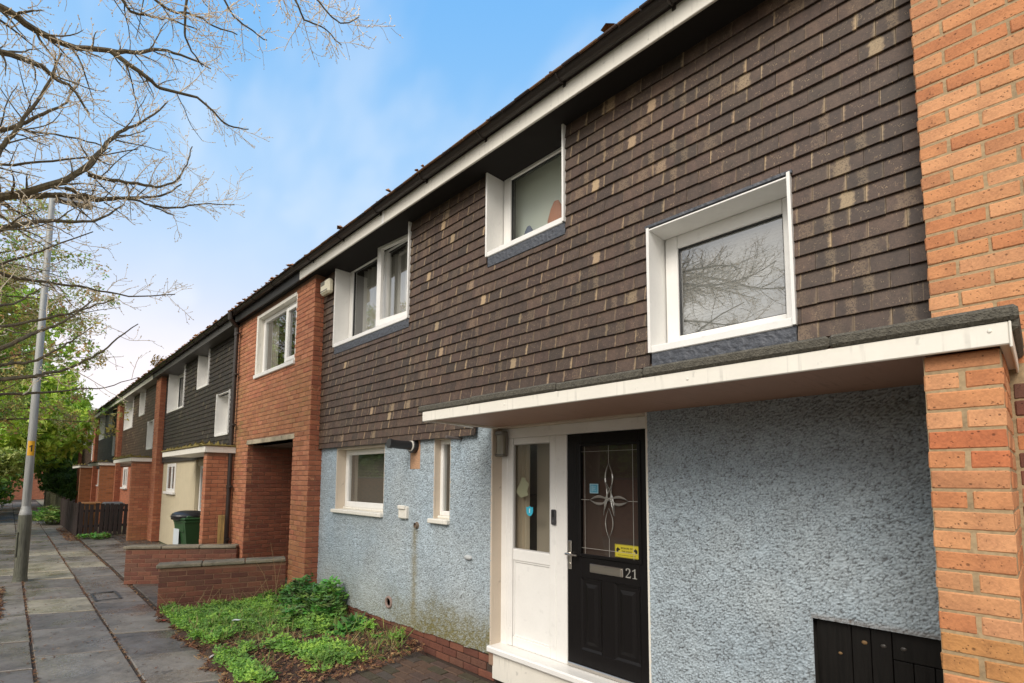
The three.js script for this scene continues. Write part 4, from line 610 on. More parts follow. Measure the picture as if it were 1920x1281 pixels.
const houseB = farHouse(-18.9, { label: 'brown tiled house between two blackened ones, mossy porch roof above its fence', tones: brownTiles, wallMat: farRed, fascia: whiteOld, canopyFascia: whiteOld, detail: 2, mossy: 1, canX: -0.02, seed: 131 });
const houseC = farHouse(-26.9, { label: 'black tiled house past the brown one, its porch lined with pale timber', tones: blackTiles, wallMat: farRed, fascia: whiteOld, canopyFascia: whiteOld, detail: 0, mossy: 0.4, pierTone: ORANGE, canX: 0.4, seed: 151 });
const houseD = farHouse(-34.9, { label: 'farthest house of the row, half hidden behind the green tree', tones: brownTiles, wallMat: farRed, fascia: whiteOld, canopyFascia: whiteOld, detail: 0, mossy: 0.2, pierTone: ORANGE, canX: 0.4, seed: 171 });
{ // house B: white boarded entrance with a tilted casement; house C: pale timber screen
  const w = mb().box(-3.0, -1.3, 0.1, 2.3, 0.03, 0.07, 0.01).build('porch_screen', plain(0.66, 0.64, 0.58, 0.6), houseB); const cs = mb().ring(0, 0.7, -0.85, 0, 0.07, -0.02, 0.02, 0.005).build('casement', white, w); cs.position.set(-2.5, 2.15, 0.1); cs.rotation.x = -0.22; pane(cs, 0.05, 0.65, -0.8, -0.05, 0);
  const t = mb(); for (let k = 0; k < 7; k++) t.box(-1.2, 0.1, 0.55 + k * 0.25, 0.6 + k * 0.25, 0.5, 0.54, 0.005); t.build('timber_rail', plain(0.3, 0.19, 0.09), houseC); mb().box(-0.9, -0.3, 0.5, 2.3, 0.3, 0.34, 0.01).build('pale_board', plain(0.70, 0.50, 0.24), houseC); }
{ // plant rooted in house A's gutter
  const p = thing('gutter_plant', 'tuft of yellow weeds growing out of the far gutter', 'plant', [-18.0, 5.2, 0.38]), r = rng(6), s = mb(), l = mb();
  for (let k = 0; k < 26; k++) { const a = r() * 6.28, h = 0.06 + r() * 0.14, e = [Math.cos(a) * 0.2 * r() + (r() - 0.5) * 0.9, h, Math.sin(a) * 0.12]; s.tube([[e[0] * 0.7, -0.02, 0], e], 0.005, 4); for (let q = 0; q < 7; q++) { const c = [e[0] + (r() - 0.5) * 0.16, e[1] + (r() - 0.6) * 0.14, e[2] + (r() - 0.5) * 0.12], w = 0.02 + r() * 0.03; l.tri([c[0] - w, c[1], c[2]], [c[0] + w, c[1] + w * (r() - 0.5), c[2] + w], [c[0], c[1] + w * 1.6, c[2] - w * r()]); } }
  s.build('stem', plain(0.2, 0.15, 0.06), p); l.build('foliage', plain(0.55, 0.40, 0.10, 0.9), p); }
{ // downpipe at the joint of bay and house A
  const d = thing('downpipe', 'black downpipe running from the gutter to the ground beside the brick bay', 'pipe', [-10.87, 0, 0.085]);
  mb().tube([[0.12, 5.14, 0.36], [0.1, 5.02, 0.35], [0.02, 4.9, 0.2], [0, 4.8, 0.19]], 0.045, 10).tube([[0, 4.81, 0.19], [0, 0.3, 0.19]], 0.04, 10).tube([[0, 0.31, 0.19], [0, 0.2, 0.21], [0, 0.12, 0.3]], 0.042, 10).build('pipe', gutterMat, d);
  for (const y of [4.72, 3.9, 2.9, 1.7, 0.7]) mb().tube([[0, y, 0.19], [0, y + 0.07, 0.19]], 0.05, 10).box(0.03, 0.13, y + 0.02, y + 0.05, 0.16, 0.215, 0.004).build('pipe_clip', gutterMat, d); }

// ---------------------------------------------------------------- ground, paving, garden bed
{ const g = new THREE.PlaneGeometry(700, 700, 1, 1); g.rotateX(-Math.PI / 2); g.translate(-60, -0.04, 0); planarUV(g);
  struct('ground', g, std({ color: lin(0.27, 0.235, 0.17), roughness: 0.95, map: tex(NN, NN, (i, j) => { const o = j * NN + i; return [0.5 + 0.6 * soft[o], 0.5 + 0.6 * coarse[o], 0.5 + 0.4 * grain[o]]; }, 3) })); }
const slabTones = [[0.215, 0.188, 0.165], [0.25, 0.22, 0.19], [0.175, 0.155, 0.14], [0.27, 0.24, 0.205], [0.195, 0.172, 0.152]], slabPale = [0.36, 0.32, 0.24], slabWet = [0.12, 0.105, 0.092];
const slabM = new Map(), slabMat = (t) => { const k = t.join(); if (!slabM.has(k)) slabM.set(k, std({ color: lin(...t), map: slabTex, roughnessMap: slabRough, roughness: 0.9, bumpMap: slabBump, bumpScale: 0.003 })); return slabM.get(k); };
const slabStuff = std({ color: lin(1, 1, 1), vertexColors: true, map: slabTex, roughnessMap: slabRough, roughness: 0.9, bumpMap: slabBump, bumpScale: 0.003 });
const path = struct('path', box(-60, 8, -0.08, -0.014, 1.66, 3.825, 0), std({ color: lin(0.055, 0.04, 0.028), roughness: 0.95, map: slabTex }));
{
  const P = new Pieces(), r = rng(88), sh = 0.45;
  const slab = (xa, xb, z0, z1, tone) => { const m = mb(), g = 0.009 + r() * 0.006, x0 = xa + g, x1 = xb - g, zz0 = z0 + g, zz1 = z1 - g, cx = (x0 + x1) / 2, cz = (z0 + z1) / 2, s = (z) => -sh * (z - cz) , y = (r() - 0.5) * 0.012, tx = (r() - 0.5) * 0.022, tz = (r() - 0.5) * 0.022, b = 0.006;
    const Q = (x, z, d, i) => [x + s(z) - cx + (x < cx ? i : -i), d + (x - cx) * tx + (z - cz) * tz, z - cz + (z < cz ? i : -i)], c = [[x0, zz0], [x1, zz0], [x1, zz1], [x0, zz1]], T = c.map(([x, z]) => Q(x, z, 0, b)), E = c.map(([x, z]) => Q(x, z, -b, 0)), D = c.map(([x, z]) => Q(x, z, -0.06, 0));
    m.quad(T[3], T[2], T[1], T[0]); for (let i = 0; i < 4; i++) { const j = (i + 1) % 4; m.quad(T[i], T[j], E[j], E[i]).quad(E[i], E[j], D[j], D[i]); }
    const geo = m.geo(), uv = geo.attributes.uv, o = [r() * 5, r() * 5]; for (let i = 0; i < uv.count; i++) uv.setXY(i, uv.getX(i) + o[0], uv.getY(i) + o[1]);
    P.add(geo, [cx, y, cz], tone, { size: 0.6 }); };
  const strip = (z0, z1, xs, pale = []) => { for (let i = 0; i + 1 < xs.length; i++) slab(xs[i + 1], xs[i], z0, z1, pale.includes(i) ? slabPale : slabTones[Math.floor(r() * slabTones.length)]); };
  const run = (xs, to, a, b) => { const o = [...xs]; while (o.at(-1) > to) o.push(o.at(-1) - lerp(a, b, r())); return o; };
  // joints measured along each strip
  strip(2.36, 3.09, run([5.2, 4.1, 3.0, 1.9, 0.8, -0.3, -1.4, -2.5, -3.6, -4.9, -6.1, -7.3, -8.55, -9.62, -10.7, -11.75, -12.8, -13.85, -15.3, -16.8, -17.9, -19.4], -52, 1.1, 1.6), [13, 16, 17, 19]);
  strip(1.73, 2.36, run([5.0, 4, 3, 2, 1, 0, -1.1, -2.2, -3.3, -4.4, -5.55, -6.68, -7.75, -8.95, -9.85, -10.7, -11.6, -12.7, -13.9, -14.9, -16, -17.2], -52, 0.95, 1.4), [18, 20]);
  strip(3.09, 3.82, run([5.3, 4.2, 3.1, 2, 0.9, -0.2, -1.3, -2.4, -3.5, -4.7, -5.9, -7.15, -8.32, -9.8, -11.2, -12.5, -13.85, -15, -16, -17.2], -52, 1.0, 1.6), [16]);
  // between the low walls and in front of the next house
  for (let x = -8.4; x > -11.5; x -= 0.78) for (let z = 1.68; z > 0.1; z -= 0.76) slab(x - 0.78, x, z - 0.76, z, slabWet);
  for (let x = -11.6; x > -20.6; x -= 0.86) for (let z = 1.68; z > 0.1; z -= 0.8) slab(x - 0.86, x, z - 0.8, z, z > 1 ? slabTones[Math.floor(r() * 5)] : slabWet);
  P.emit('paving_slab', path, 150, slabMat, slabStuff);
  mb().box(-20.7, -8.2, -0.07, -0.02, 0.05, 1.68, 0).build('paving_bed', plain(0.05, 0.04, 0.03, 0.95), path);
  const cover = mb().ring(-10.72, -10.05, 1.98, 2.32, 0.03, 0, 0.01, 0.002).geo(); cover.rotateX(-Math.PI / 2); cover.translate(0, 0.008, 4.3); part('manhole_frame', cover, plain(0.05, 0.048, 0.045, 0.5), path);
}
{ // dark brick paviors by the doorstep
  const apron = struct('doorstep_paving', box(-4.9, -0.3, -0.06, 0.004, 0.03, 1.70, 0), plain(0.05, 0.035, 0.025, 0.95)), P = new Pieces(), r = rng(19);
  for (let x = -4.85; x < -0.4; x += 0.225) for (let z = 0.05, n = 0; z < 1.6; z += 0.112, n++) P.add(brickGeo(0.213, 0.1, 0.05, Math.floor(r() * 5)), [x + (n % 2) * 0.11 + 0.1, 0.012 + r() * 0.006, z + 0.05], [[0.10, 0.062, 0.046], [0.085, 0.066, 0.052], [0.12, 0.07, 0.045], [0.075, 0.06, 0.035]][Math.floor(r() * 4)], { rot: [-Math.PI / 2, 0, 0], size: 0.1 });
  P.emit('pavior', apron, 60, toneMat, brickStuff); }
const bedEdge = (x) => 1.73 + 0.05 * Math.sin(x * 5.1) + 0.04 * Math.sin(x * 13.7) + 0.12 * sstep(-5.6, -5.0, x);
const bedY = (x, z) => 0.012 + 0.08 * sstep(0.5, 0.0, z) + 0.055 * f2(x * 2.2, z * 2.2, 61, 4) + 0.02 * f2(x * 14, z * 14, 63, 3);
{ const nx = 120, nz = 60, p = [], ix = []; for (let j = 0; j <= nz; j++) for (let i = 0; i <= nx; i++) { const x = lerp(-8.6, -4.55 - 0.25 * n2(j * 0.3, 4), i / nx), z = lerp(-0.02, bedEdge(x) + 0.06, j / nz); const e = sstep(1, 0.93, j / nz) * sstep(1, 0.94, i / nx); p.push(x, lerp(-0.01, bedY(x, z), e), z); }
  for (let j = 0; j < nz; j++) for (let i = 0; i < nx; i++) { const a = j * (nx + 1) + i; ix.push(a, a + nx + 1, a + 1, a + 1, a + nx + 1, a + nx + 2); }
  const g = new THREE.BufferGeometry(); g.setAttribute('position', new THREE.Float32BufferAttribute(p, 3)); g.setIndex(ix); g.computeVertexNormals(); planarUV(g);
  struct('garden_soil', g, std({ color: lin(0.085, 0.05, 0.034), roughness: 0.95, map: tex(NN, NN, (i, j) => { const o = j * NN + i; const m = 0.3 + 0.9 * grain[o]; return [m * (0.8 + 0.4 * coarse[o]), m * (0.7 + 0.5 * soft[o]), m * 0.85]; }, 0.6), bumpMap: slabBump, bumpScale: 0.02 })); }

// ---------------------------------------------------------------- low brick walls
function lowWall(label, A, B, h, seed, moss) {   // from the path end A to the house end B (x, z)
  const len = Math.hypot(B[0] - A[0], B[1] - A[1]), ang = Math.atan2(A[1] - B[1], A[0] - B[0]);   // local +x runs from B to A
  const w = thing('garden_wall', label, 'wall', [B[0], 0, B[1]], -ang, 'low walls either side of the passage entrance'), P = new Pieces();
  const core = part('mortar_core', mb().box(0, len - 0.006, 0, h - 0.06, -0.104, 0.104, 0).geo(), mortarRed, w), save = P.add.bind(P);
  courseZ(P, { x0: 0, x1: len, y0: 0, y1: h - 0.055, zf: 0.11, tones: DARKRED, seed, depth: 0.06, tint: (t, x, y, r) => (y > 0.3 && x > len - 0.45 && r() < 0.4 ? [0.34, 0.085, 0.035] : mossTint(() => moss)(t, x, y, r)) });
  courseZ(P, { x0: 0, x1: len, y0: 0, y1: h - 0.055, zf: -0.05, tones: DARKRED, seed: seed + 1, depth: 0.06 });
  courseX(P, { z0: -0.1, z1: 0.11, y0: 0, y1: h - 0.055, xf: len, tones: DARKRED.concat([[0.15, 0.13, 0.04]]), seed: seed + 2, depth: 0.02, phase: 1 });
  // pieces are placed in the wall's own axes: rank them by where they stand in the world
  w.updateMatrixWorld(true); const L = P.l.map((e) => { const q = new THREE.Vector3(...e.pos).applyMatrix4(w.matrixWorld); return { e, s: (seen(q.x, q.y, q.z) ? e.size / dist(q.x, q.y, q.z) : 0) * (e.pos[2] > 0 ? 1 : 0.1) }; }).sort((a, b) => b.s - a.s);
  const rest = new Pieces(); L.forEach(({ e, s }, i) => { if (i < 130 && s > 0) { const m = part('brick', e.geo, toneMat(e.tone), core); m.position.set(...e.pos); m.rotation.set(...e.rot); } else rest.l.push(e); }); if (rest.l.length) rest.emit('brick', core, 0, toneMat, brickStuff);
  const n = Math.round(len / 0.6), cap = std({ color: lin(0.27, 0.24, 0.18), roughness: 0.95, map: slabTex, bumpMap: slabBump, bumpScale: 0.01 }); for (let i = 0; i < n; i++) mb().box((i * (len + 0.04)) / n + 0.003, ((i + 1) * (len + 0.04)) / n - 0.003, h - 0.053, h, -0.135, 0.135, 0.012).build('coping_stone', cap, w);
  return w;
}
lowWall('nearer low brick wall with grey coping and dry stems in front, edging the weedy bed', [-8.62, 1.76], [-8.12, 0.2], 0.69, 301, 0.18);
lowWall('farther low brick wall with grey coping, beyond the paved passage entrance', [-11.42, 1.73], [-10.35, 0.2], 0.67, 331, 0.08);
{ const p = thing('dry_weed', 'dead straw coloured stems leaning on the nearer low wall', 'dead plant', [-8.2, 0, 1.0]), r = rng(70), m = mb();
  for (let k = 0; k < 46; k++) { const t = r(), x = lerp(-0.36, 0.12, t) * 1 + 0.1 + (1 - t) * 0.0 + r() * 0.12, z = lerp(0.7, -0.75, t) + (r() - 0.5) * 0.2, h = 0.15 + r() * r() * 0.55, dx = (r() - 0.5) * 0.5 * h, dz = (r() - 0.5) * 1.4 * h; const q = [0, 0.35, 0.7, 1].map((s) => [x + dx * s * s, 0.03 + h * s * (1 - 0.25 * s), z + dz * s]); m.tube(q, [0.0035, 0.003, 0.0025, 0.0015], 4); }
  for (const [x, z, h, dz] of [[0.25, -0.62, 0.95, 0.12], [0.24, -0.6, 0.75, -0.1], [0.2, -0.55, 0.8, 0.3]]) m.tube([0, 0.3, 0.6, 1].map((s) => [x, h * s, z + dz * s * s]), [0.005, 0.004, 0.003, 0.002], 4);
  m.build('stem', plain(0.36, 0.25, 0.13, 0.9), p); }

// ---------------------------------------------------------------- plants
const leafMat = (r, g, b, t = 0.35) => new THREE.MeshPhysicalMaterial({ color: lin(r, g, b), transmission: t, thickness: 0, roughness: 0.75, side: THREE.DoubleSide });
const leafW = leafMat(1, 1, 1, 0.3);
function leafCluster(n, len, wid, spread, seed, up = 0.5) {   // n small folded leaves round a point
  const r = rng(seed), m = mb();
  for (let k = 0; k < n; k++) { const a = r() * 6.28, e = (r() - 0.5) * 2 * up, o = new THREE.Vector3(r() - 0.5, (r() - 0.5) * 0.6, r() - 0.5).multiplyScalar(spread), d = new THREE.Vector3(Math.cos(a) * Math.cos(e), Math.sin(e) * 0.8 + 0.1, Math.sin(a) * Math.cos(e)).normalize(), s = new THREE.Vector3(-d.z, (r() - 0.5) * 0.8, d.x).normalize(), L = len * (0.7 + r() * 0.6), w = wid * (0.7 + r() * 0.6), up2 = new THREE.Vector3().crossVectors(d, s);
    const P = (t, q, h) => [o.x + d.x * L * t + s.x * w * q + up2.x * h, o.y + d.y * L * t + s.y * w * q + up2.y * h, o.z + d.z * L * t + s.z * w * q + up2.z * h], A = P(0, 0, 0), B = P(0.45, 0.5, w * 0.18), C = P(1, 0, -w * 0.2), D = P(0.45, -0.5, w * 0.18);
    m.tri(A, B, C).tri(A, C, D); }
  return m.geo();
}
function scatter(name, parent, geo, mat, spots, kind = 'stuff') {   // spots: {p, s, q, c}
  const im = new THREE.InstancedMesh(geo, mat, spots.length), M = new THREE.Matrix4(), Q = new THREE.Quaternion(), E = new THREE.Euler();
  spots.forEach((e, i) => { Q.setFromEuler(E.set(...(e.q ?? [0, 0, 0]))); M.compose(new THREE.Vector3(...e.p), Q, new THREE.Vector3(e.s, e.s * (e.sy ?? 1), e.s)); im.setMatrixAt(i, M); im.setColorAt(i, lin(...e.c)); });
  im.name = name; im.castShadow = im.receiveShadow = true; if (kind) im.userData.kind = kind; parent.add(im); return im;
}
const WEED = [[0.20, 0.40, 0.04], [0.27, 0.48, 0.05], [0.14, 0.31, 0.035], [0.33, 0.53, 0.06], [0.21, 0.42, 0.06]];
{ // low ground cover, thick by the wall and thin towards the door
  const r = rng(140), S = []; let n = 0;
  const dens = (x, z) => { const f = f2(x * 2.4, z * 2.4, 71, 4); const thick = sstep(-6.0, -7.3, x + 0.35 * (z - 0.6)) * sstep(0.36, 0.52, f) * (0.6 + 0.6 * f), pat = sstep(0.54, 0.68, f) * 0.7, edge = sstep(1.45, 1.7, z) * sstep(-5.9, -5.2, x) * 1.2, mid = sstep(0.45, 0.1, Math.hypot((x + 5.5) / 1.1, (z - 0.95) / 0.4) - 0.5) * 0.55 * sstep(0.42, 0.55, f); return clamp(Math.max(thick, pat, edge, mid)) * sstep(-4.75, -5.1, x); };
  while (n < 9000) { n++; const x = lerp(-8.5, -4.7, r()), z = lerp(0.06, 1.76, r()); if (z > bedEdge(x) + 0.05 || r() > dens(x, z)) continue; const tall = 0.03 + 0.10 * r() * r() + 0.1 * sstep(-6.4, -7.3, x) * sstep(0.9, 0.3, z) * r(), bright = f2(x * 3, z * 3, 81, 2), c = WEED[Math.floor(r() * 5)].map((e) => e * (0.6 + 0.8 * bright)); S.push({ p: [x, bedY(x, z) + tall, z], s: 0.5 + r() * 0.7, q: [(r() - 0.5) * 0.7, r() * 6.28, (r() - 0.5) * 0.7], c }); }
  const o = scatter(numbered('ground_cover'), scene, leafCluster(9, 0.045, 0.028, 0.07, 5), leafW, S); o.userData.label = 'bright green weeds spreading over the bare garden bed'; o.userData.category = 'weeds'; }
{ // thin grass blades among the weeds
  const r = rng(143), S = []; for (let k = 0; k < 520; k++) { const x = lerp(-8.4, -4.8, r()), z = lerp(0.06, 1.74, r()); if (f2(x * 1.8, z * 1.8, 77, 3) < 0.5 || z > bedEdge(x)) continue; S.push({ p: [x, bedY(x, z) + 0.02, z], s: 0.6 + r() * 0.9, q: [(r() - 0.5) * 0.4, r() * 6.28, (r() - 0.5) * 0.4], c: [[0.24, 0.36, 0.06], [0.34, 0.38, 0.10], [0.42, 0.33, 0.15], [0.17, 0.3, 0.05]][Math.floor(r() * 4)] }); }
  const o = scatter(numbered('grass'), scene, leafCluster(9, 0.13, 0.007, 0.03, 91, 1.3), leafW, S); o.userData.label = 'thin grass blades sprouting among the weeds of the bed'; o.userData.category = 'grass'; }
function clump(label, x, z, h, w, seed, n, leaf, cols, name = 'leafy_weed') {
  const t = thing(name, label, 'plant', [x, 0.02, z]), r = rng(seed), st = mb(), S = [];
  for (let k = 0; k < n; k++) { const a = r() * 6.28, q = Math.sqrt(r()) * w, tip = [Math.cos(a) * q, h * (0.45 + 0.55 * r()) * (1 - 0.45 * (q / w) ** 2), Math.max(Math.sin(a) * q * 0.8, -z + 0.05)], base = [tip[0] * 0.4, 0, tip[2] * 0.4]; st.tube([base, [lerp(base[0], tip[0], 0.4), tip[1] * 0.6, lerp(base[2], tip[2], 0.4)], tip], [0.005, 0.004, 0.003], 4);
    for (let i = 0; i < 3; i++) S.push({ p: [tip[0] + (r() - 0.5) * 0.07, tip[1] * (1 - 0.22 * i) + (r() - 0.5) * 0.03, tip[2] + (r() - 0.5) * 0.07], s: 0.7 + r() * 0.6, q: [(r() - 0.5) * 0.6, r() * 6.28, (r() - 0.5) * 0.6], c: cols[Math.floor(r() * cols.length)].map((e) => e * (0.65 + 0.7 * r())) }); }
  st.build('stem', plain(0.12, 0.14, 0.04), t); scatter('foliage', t, leaf, leafW, S); return t;
}
const elder = leafCluster(8, 0.075, 0.05, 0.07, 15, 0.35);
clump('leafy dark green weed clump at the foot of the red brick bay corner', -7.2, 0.3, 0.55, 0.32, 31, 85, elder, [[0.10, 0.25, 0.04], [0.14, 0.32, 0.04], [0.07, 0.19, 0.035]]);
clump('tallest leafy weed, standing against the blue wall right of the bay corner', -6.6, 0.24, 0.62, 0.27, 32, 95, elder, [[0.13, 0.31, 0.04], [0.18, 0.38, 0.05], [0.09, 0.24, 0.035]]);
clump('spreading bright weed in front of the tallest one by the wall', -6.75, 0.55, 0.24, 0.3, 33, 50, elder, [[0.14, 0.33, 0.04], [0.11, 0.27, 0.04], [0.18, 0.38, 0.05]]);
clump('small dock leaves by the brick plinth under the drain hole', -5.95, 0.25, 0.2, 0.2, 34, 16, leafCluster(5, 0.13, 0.05, 0.05, 16, 0.9), [[0.07, 0.2, 0.03], [0.10, 0.27, 0.035]], 'dock_plant');
clump('pale green seedling beside the plinth, right of the dock leaves', -5.35, 0.17, 0.14, 0.07, 35, 7, leafCluster(4, 0.08, 0.045, 0.03, 17, 0.8), [[0.22, 0.42, 0.05], [0.16, 0.34, 0.05]], 'seedling');
clump('small bright weed in front of the dark picket fence', -20.3, 1.35, 0.16, 0.5, 36, 40, elder, [[0.16, 0.36, 0.04], [0.2, 0.42, 0.05]]);
clump('low weeds along the foot of the mossy fence by the path', -27.5, 2.0, 0.75, 0.9, 37, 90, leafCluster(9, 0.12, 0.07, 0.14, 18), [[0.15, 0.32, 0.04], [0.24, 0.40, 0.06]]);
clump('tuft of weeds at the path end of the farther low wall', -11.55, 1.5, 0.12, 0.2, 38, 24, elder, [[0.2, 0.3, 0.05], [0.12, 0.24, 0.04]]);
{ // leaf litter: bits of leaf and twig on the bed, its edge, the joints and the verge
  const r = rng(150), S = [], q = () => [(r() - 0.5) * 1.1, r() * 6.28, (r() - 0.5) * 1.1], C = [[0.20, 0.085, 0.04], [0.13, 0.06, 0.035], [0.28, 0.14, 0.06], [0.085, 0.045, 0.03], [0.36, 0.22, 0.10], [0.16, 0.075, 0.045]];
  const put = (x, y, z, s) => S.push({ p: [x, y, z], s, q: q(), c: C[Math.floor(r() * C.length)] });
  for (let k = 0; k < 6500; k++) { const x = lerp(-8.4, -4.6, r()), z = lerp(0.03, 1.72, r()); put(x, bedY(x, z) + 0.008 + r() * 0.012, z, 0.35 + r() * 0.7); }
  for (let k = 0; k < 700; k++) { const x = lerp(-8.5, -4.6, r()), z = bedEdge(x) + 0.08 * (r() + r() - 0.9); put(x, 0.012, z, 0.5 + r() * 0.9); }
  for (let k = 0; k < 2200; k++) { const x = lerp(-5, -22, Math.pow(r(), 0.8)), j = [2.36, 3.09, 1.73][Math.floor(r() * 3)]; put(x, 0.004, j + (r() - 0.5) * 0.035, 0.25 + r() * 0.45); }
  for (let k = 0; k < 750; k++) put(lerp(-5, -24, r()), 0.006, lerp(1.8, 3.5, r()), 0.2 + r() * 0.5);
  for (let k = 0; k < 1500; k++) { const x = lerp(-9.6, -12.3, r()), z = 3.32 + Math.abs(r() + r() - 1) * 0.5 + 0.12 * r(); put(x, 0.01 + r() * 0.03, z, 0.5 + r()); }
  for (let k = 0; k < 900; k++) { const x = lerp(-11.6, -21, r()), z = lerp(0.1, 1.3, r() * r()); put(x, 0.008, z, 0.4 + r() * 0.8); }
  for (let k = 0; k < 500; k++) { const x = lerp(-20, -25, r()), z = 1.72 + r() * 0.3; put(x, 0.008, z, 0.6 + r()); }
  const g = mb(); g.tri([-0.02, 0, 0], [0.004, 0.004, 0.014], [0.024, 0, 0.002]).tri([-0.02, 0, 0], [0.024, 0, 0.002], [0.002, 0.005, -0.013]); g.box(-0.03, 0.035, -0.002, 0.002, 0.016, 0.02, 0);
  const o = scatter(numbered('leaf_litter'), scene, g.geo(), std({ color: lin(1, 1, 1), roughness: 0.9 }), S); o.userData.label = 'brown leaf and twig litter over bed, joints and path edges'; o.userData.category = 'leaf litter'; }
{ // single bits that catch the eye on the bed's edge
  const bit = (n, lab, cat, x, z, y, c, w, l, ro) => { const t = thing(n, lab, cat, [x, y, z], ro), m = mb(), k = [[-l, 0, 0], [-l * 0.2, 0.012, w], [l * 0.5, 0.004, w * 0.7], [l, 0.015, 0], [l * 0.4, 0.004, -w], [-l * 0.4, 0.014, -w * 0.8]]; for (let i = 1; i + 1 < 6; i++) m.tri(k[0], k[i], k[i + 1]); m.build('blade', plain(...c, 0.6), t); };
  bit('fallen_leaf', 'bright red fallen leaf on the paving edge near the low wall', 'leaf', -8.1, 1.78, 0.018, [0.55, 0.06, 0.03], 0.035, 0.06, 0.4); bit('fallen_leaf', 'orange fallen leaf on the bed edge, nearer the camera than the red one', 'leaf', -6.75, 1.72, 0.03, [0.55, 0.16, 0.05], 0.03, 0.045, 1.2); bit('fallen_leaf', 'yellow fallen leaf at the front edge of the green weeds', 'leaf', -6.85, 1.6, 0.06, [0.42, 0.44, 0.05], 0.05, 0.06, 2.2);
  bit('paper_scrap', 'white paper scrap lying on the litter at the bed edge', 'litter', -6.1, 1.73, 0.03, [0.62, 0.58, 0.52], 0.022, 0.05, 2.4); bit('paper_scrap', 'pale scrap lying further into the bed', 'litter', -5.85, 1.25, 0.07, [0.6, 0.6, 0.58], 0.03, 0.045, 0.3); bit('paper_scrap', 'white scrap caught among the bright green weeds', 'litter', -6.9, 1.25, 0.16, [0.68, 0.7, 0.7], 0.025, 0.06, 1.0); }

// ---------------------------------------------------------------- bins, timber post, fences
function bin(label, x, z, turn, body, lid, s = 1) {
  const b = thing('wheelie_bin', label, 'bin', [x, 0, z], turn), m = mb(), B = [[-0.24, -0.27], [0.24, -0.27], [0.24, 0.27], [-0.24, 0.27]].map((p) => [p[0] * 0.86, 0.08, p[1] * 0.82]), T = [[-0.28, -0.34], [0.28, -0.34], [0.28, 0.34], [-0.28, 0.34]].map((p) => [p[0], 0.94, p[1]]);
  for (let i = 0; i < 4; i++) { const j = (i + 1) % 4; m.quad(B[j], B[i], T[i], T[j]); } m.quad(...B); m.box(-0.295, 0.295, 0.92, 0.965, -0.36, 0.35, 0.012).box(-0.2, 0.2, 0.75, 0.9, 0.30, 0.335, 0.01); m.build('body', body, b);
  mb().box(-0.30, 0.30, 0.97, 1.015, -0.37, 0.37, 0.02).box(-0.25, 0.25, 1.01, 1.05, -0.3, 0.3, 0.03).build('lid', lid, b);
  for (const s2 of [-1, 1]) mb().tube([[s2 * 0.26, 0.1, -0.26], [s2 * 0.21, 0.1, -0.26]], 0.1, 14).build('wheel', blackPlastic, b);
  mb().tube([[-0.22, 0.97, -0.4], [0.22, 0.97, -0.4]], 0.016, 8).build('handle', blackPlastic, b); b.scale.setScalar(s); return b; }
const binGreen = plain(0.022, 0.068, 0.022, 0.45), binDark = plain(0.05, 0.05, 0.05, 0.5), binGrey = plain(0.17, 0.17, 0.175, 0.5);
const bin1 = bin('green wheelie bin with a black bag over its lid, in front of cream wall', -12.12, 0.46, 0.12, binGreen, binGreen, 1.08);
mb().box(-0.31, -0.1, 0.60, 0.68, 0.32, 0.326, 0.002).box(-0.27, 0.0, 0.5, 0.8, 0.335, 0.338, 0.001).build('label_sticker', plain(0.55, 0.6, 0.62, 0.5), bin1);
{ const t = thing('refuse_bag', 'black plastic bag draped over the lid of the green bin', 'bag', [-12.16, 1.12, 0.62]), g = new THREE.SphereGeometry(0.32, 20, 12), p = g.attributes.position; for (let i = 0; i < p.count; i++) { const x = p.getX(i), y = p.getY(i), z = p.getZ(i), k = 1 + 0.25 * (f2(x * 7, y * 7 + z * 5, 3, 3) - 0.5); p.setXYZ(i, x * 1.05 * k, y * 0.36 * k, z * 1.15 * k); } g.computeVertexNormals(); part('bag', g, plain(0.02, 0.02, 0.022, 0.3), t); }
bin('bin with grey lid, just behind the dark picket fence', -21.9, 0.75, 1.57, binDark, binGrey); bin('bin with green lid, beside the brown house porch behind the fence', -21.6, -0.02, 1.57, binDark, plain(0.10, 0.26, 0.07, 0.5));
{ const c = thing('storage_box', 'orange brown box standing behind the dark picket fence, left of the grey lidded bin', 'box', [-22.0, 0, 1.32]); mb().box(-0.3, 0.3, 0.98, 1.06, -0.25, 0.28, 0.02).box(-0.25, 0.25, 0, 0.98, -0.2, 0.2, 0.02).build('box', plain(0.34, 0.15, 0.05, 0.8), c); }
{ const p = thing('timber_post', 'short yellowish timber plank leaning on the brick porch wall beside the downpipe', 'post', [-10.74, 0, 0.41], 1.4); const g = box(-0.055, 0.055, 0, 1.2, -0.02, 0.02, 0.004); g.rotateX(-0.02); part('plank', g, std({ color: lin(0.46, 0.30, 0.10), map: woodTex, roughness: 0.8 }), p); }
const fenceMat = std({ color: lin(0.048, 0.028, 0.023), map: woodTex, roughness: 0.75 }), fenceMoss = std({ color: lin(0.12, 0.115, 0.05), map: woodTex, roughness: 0.9 });
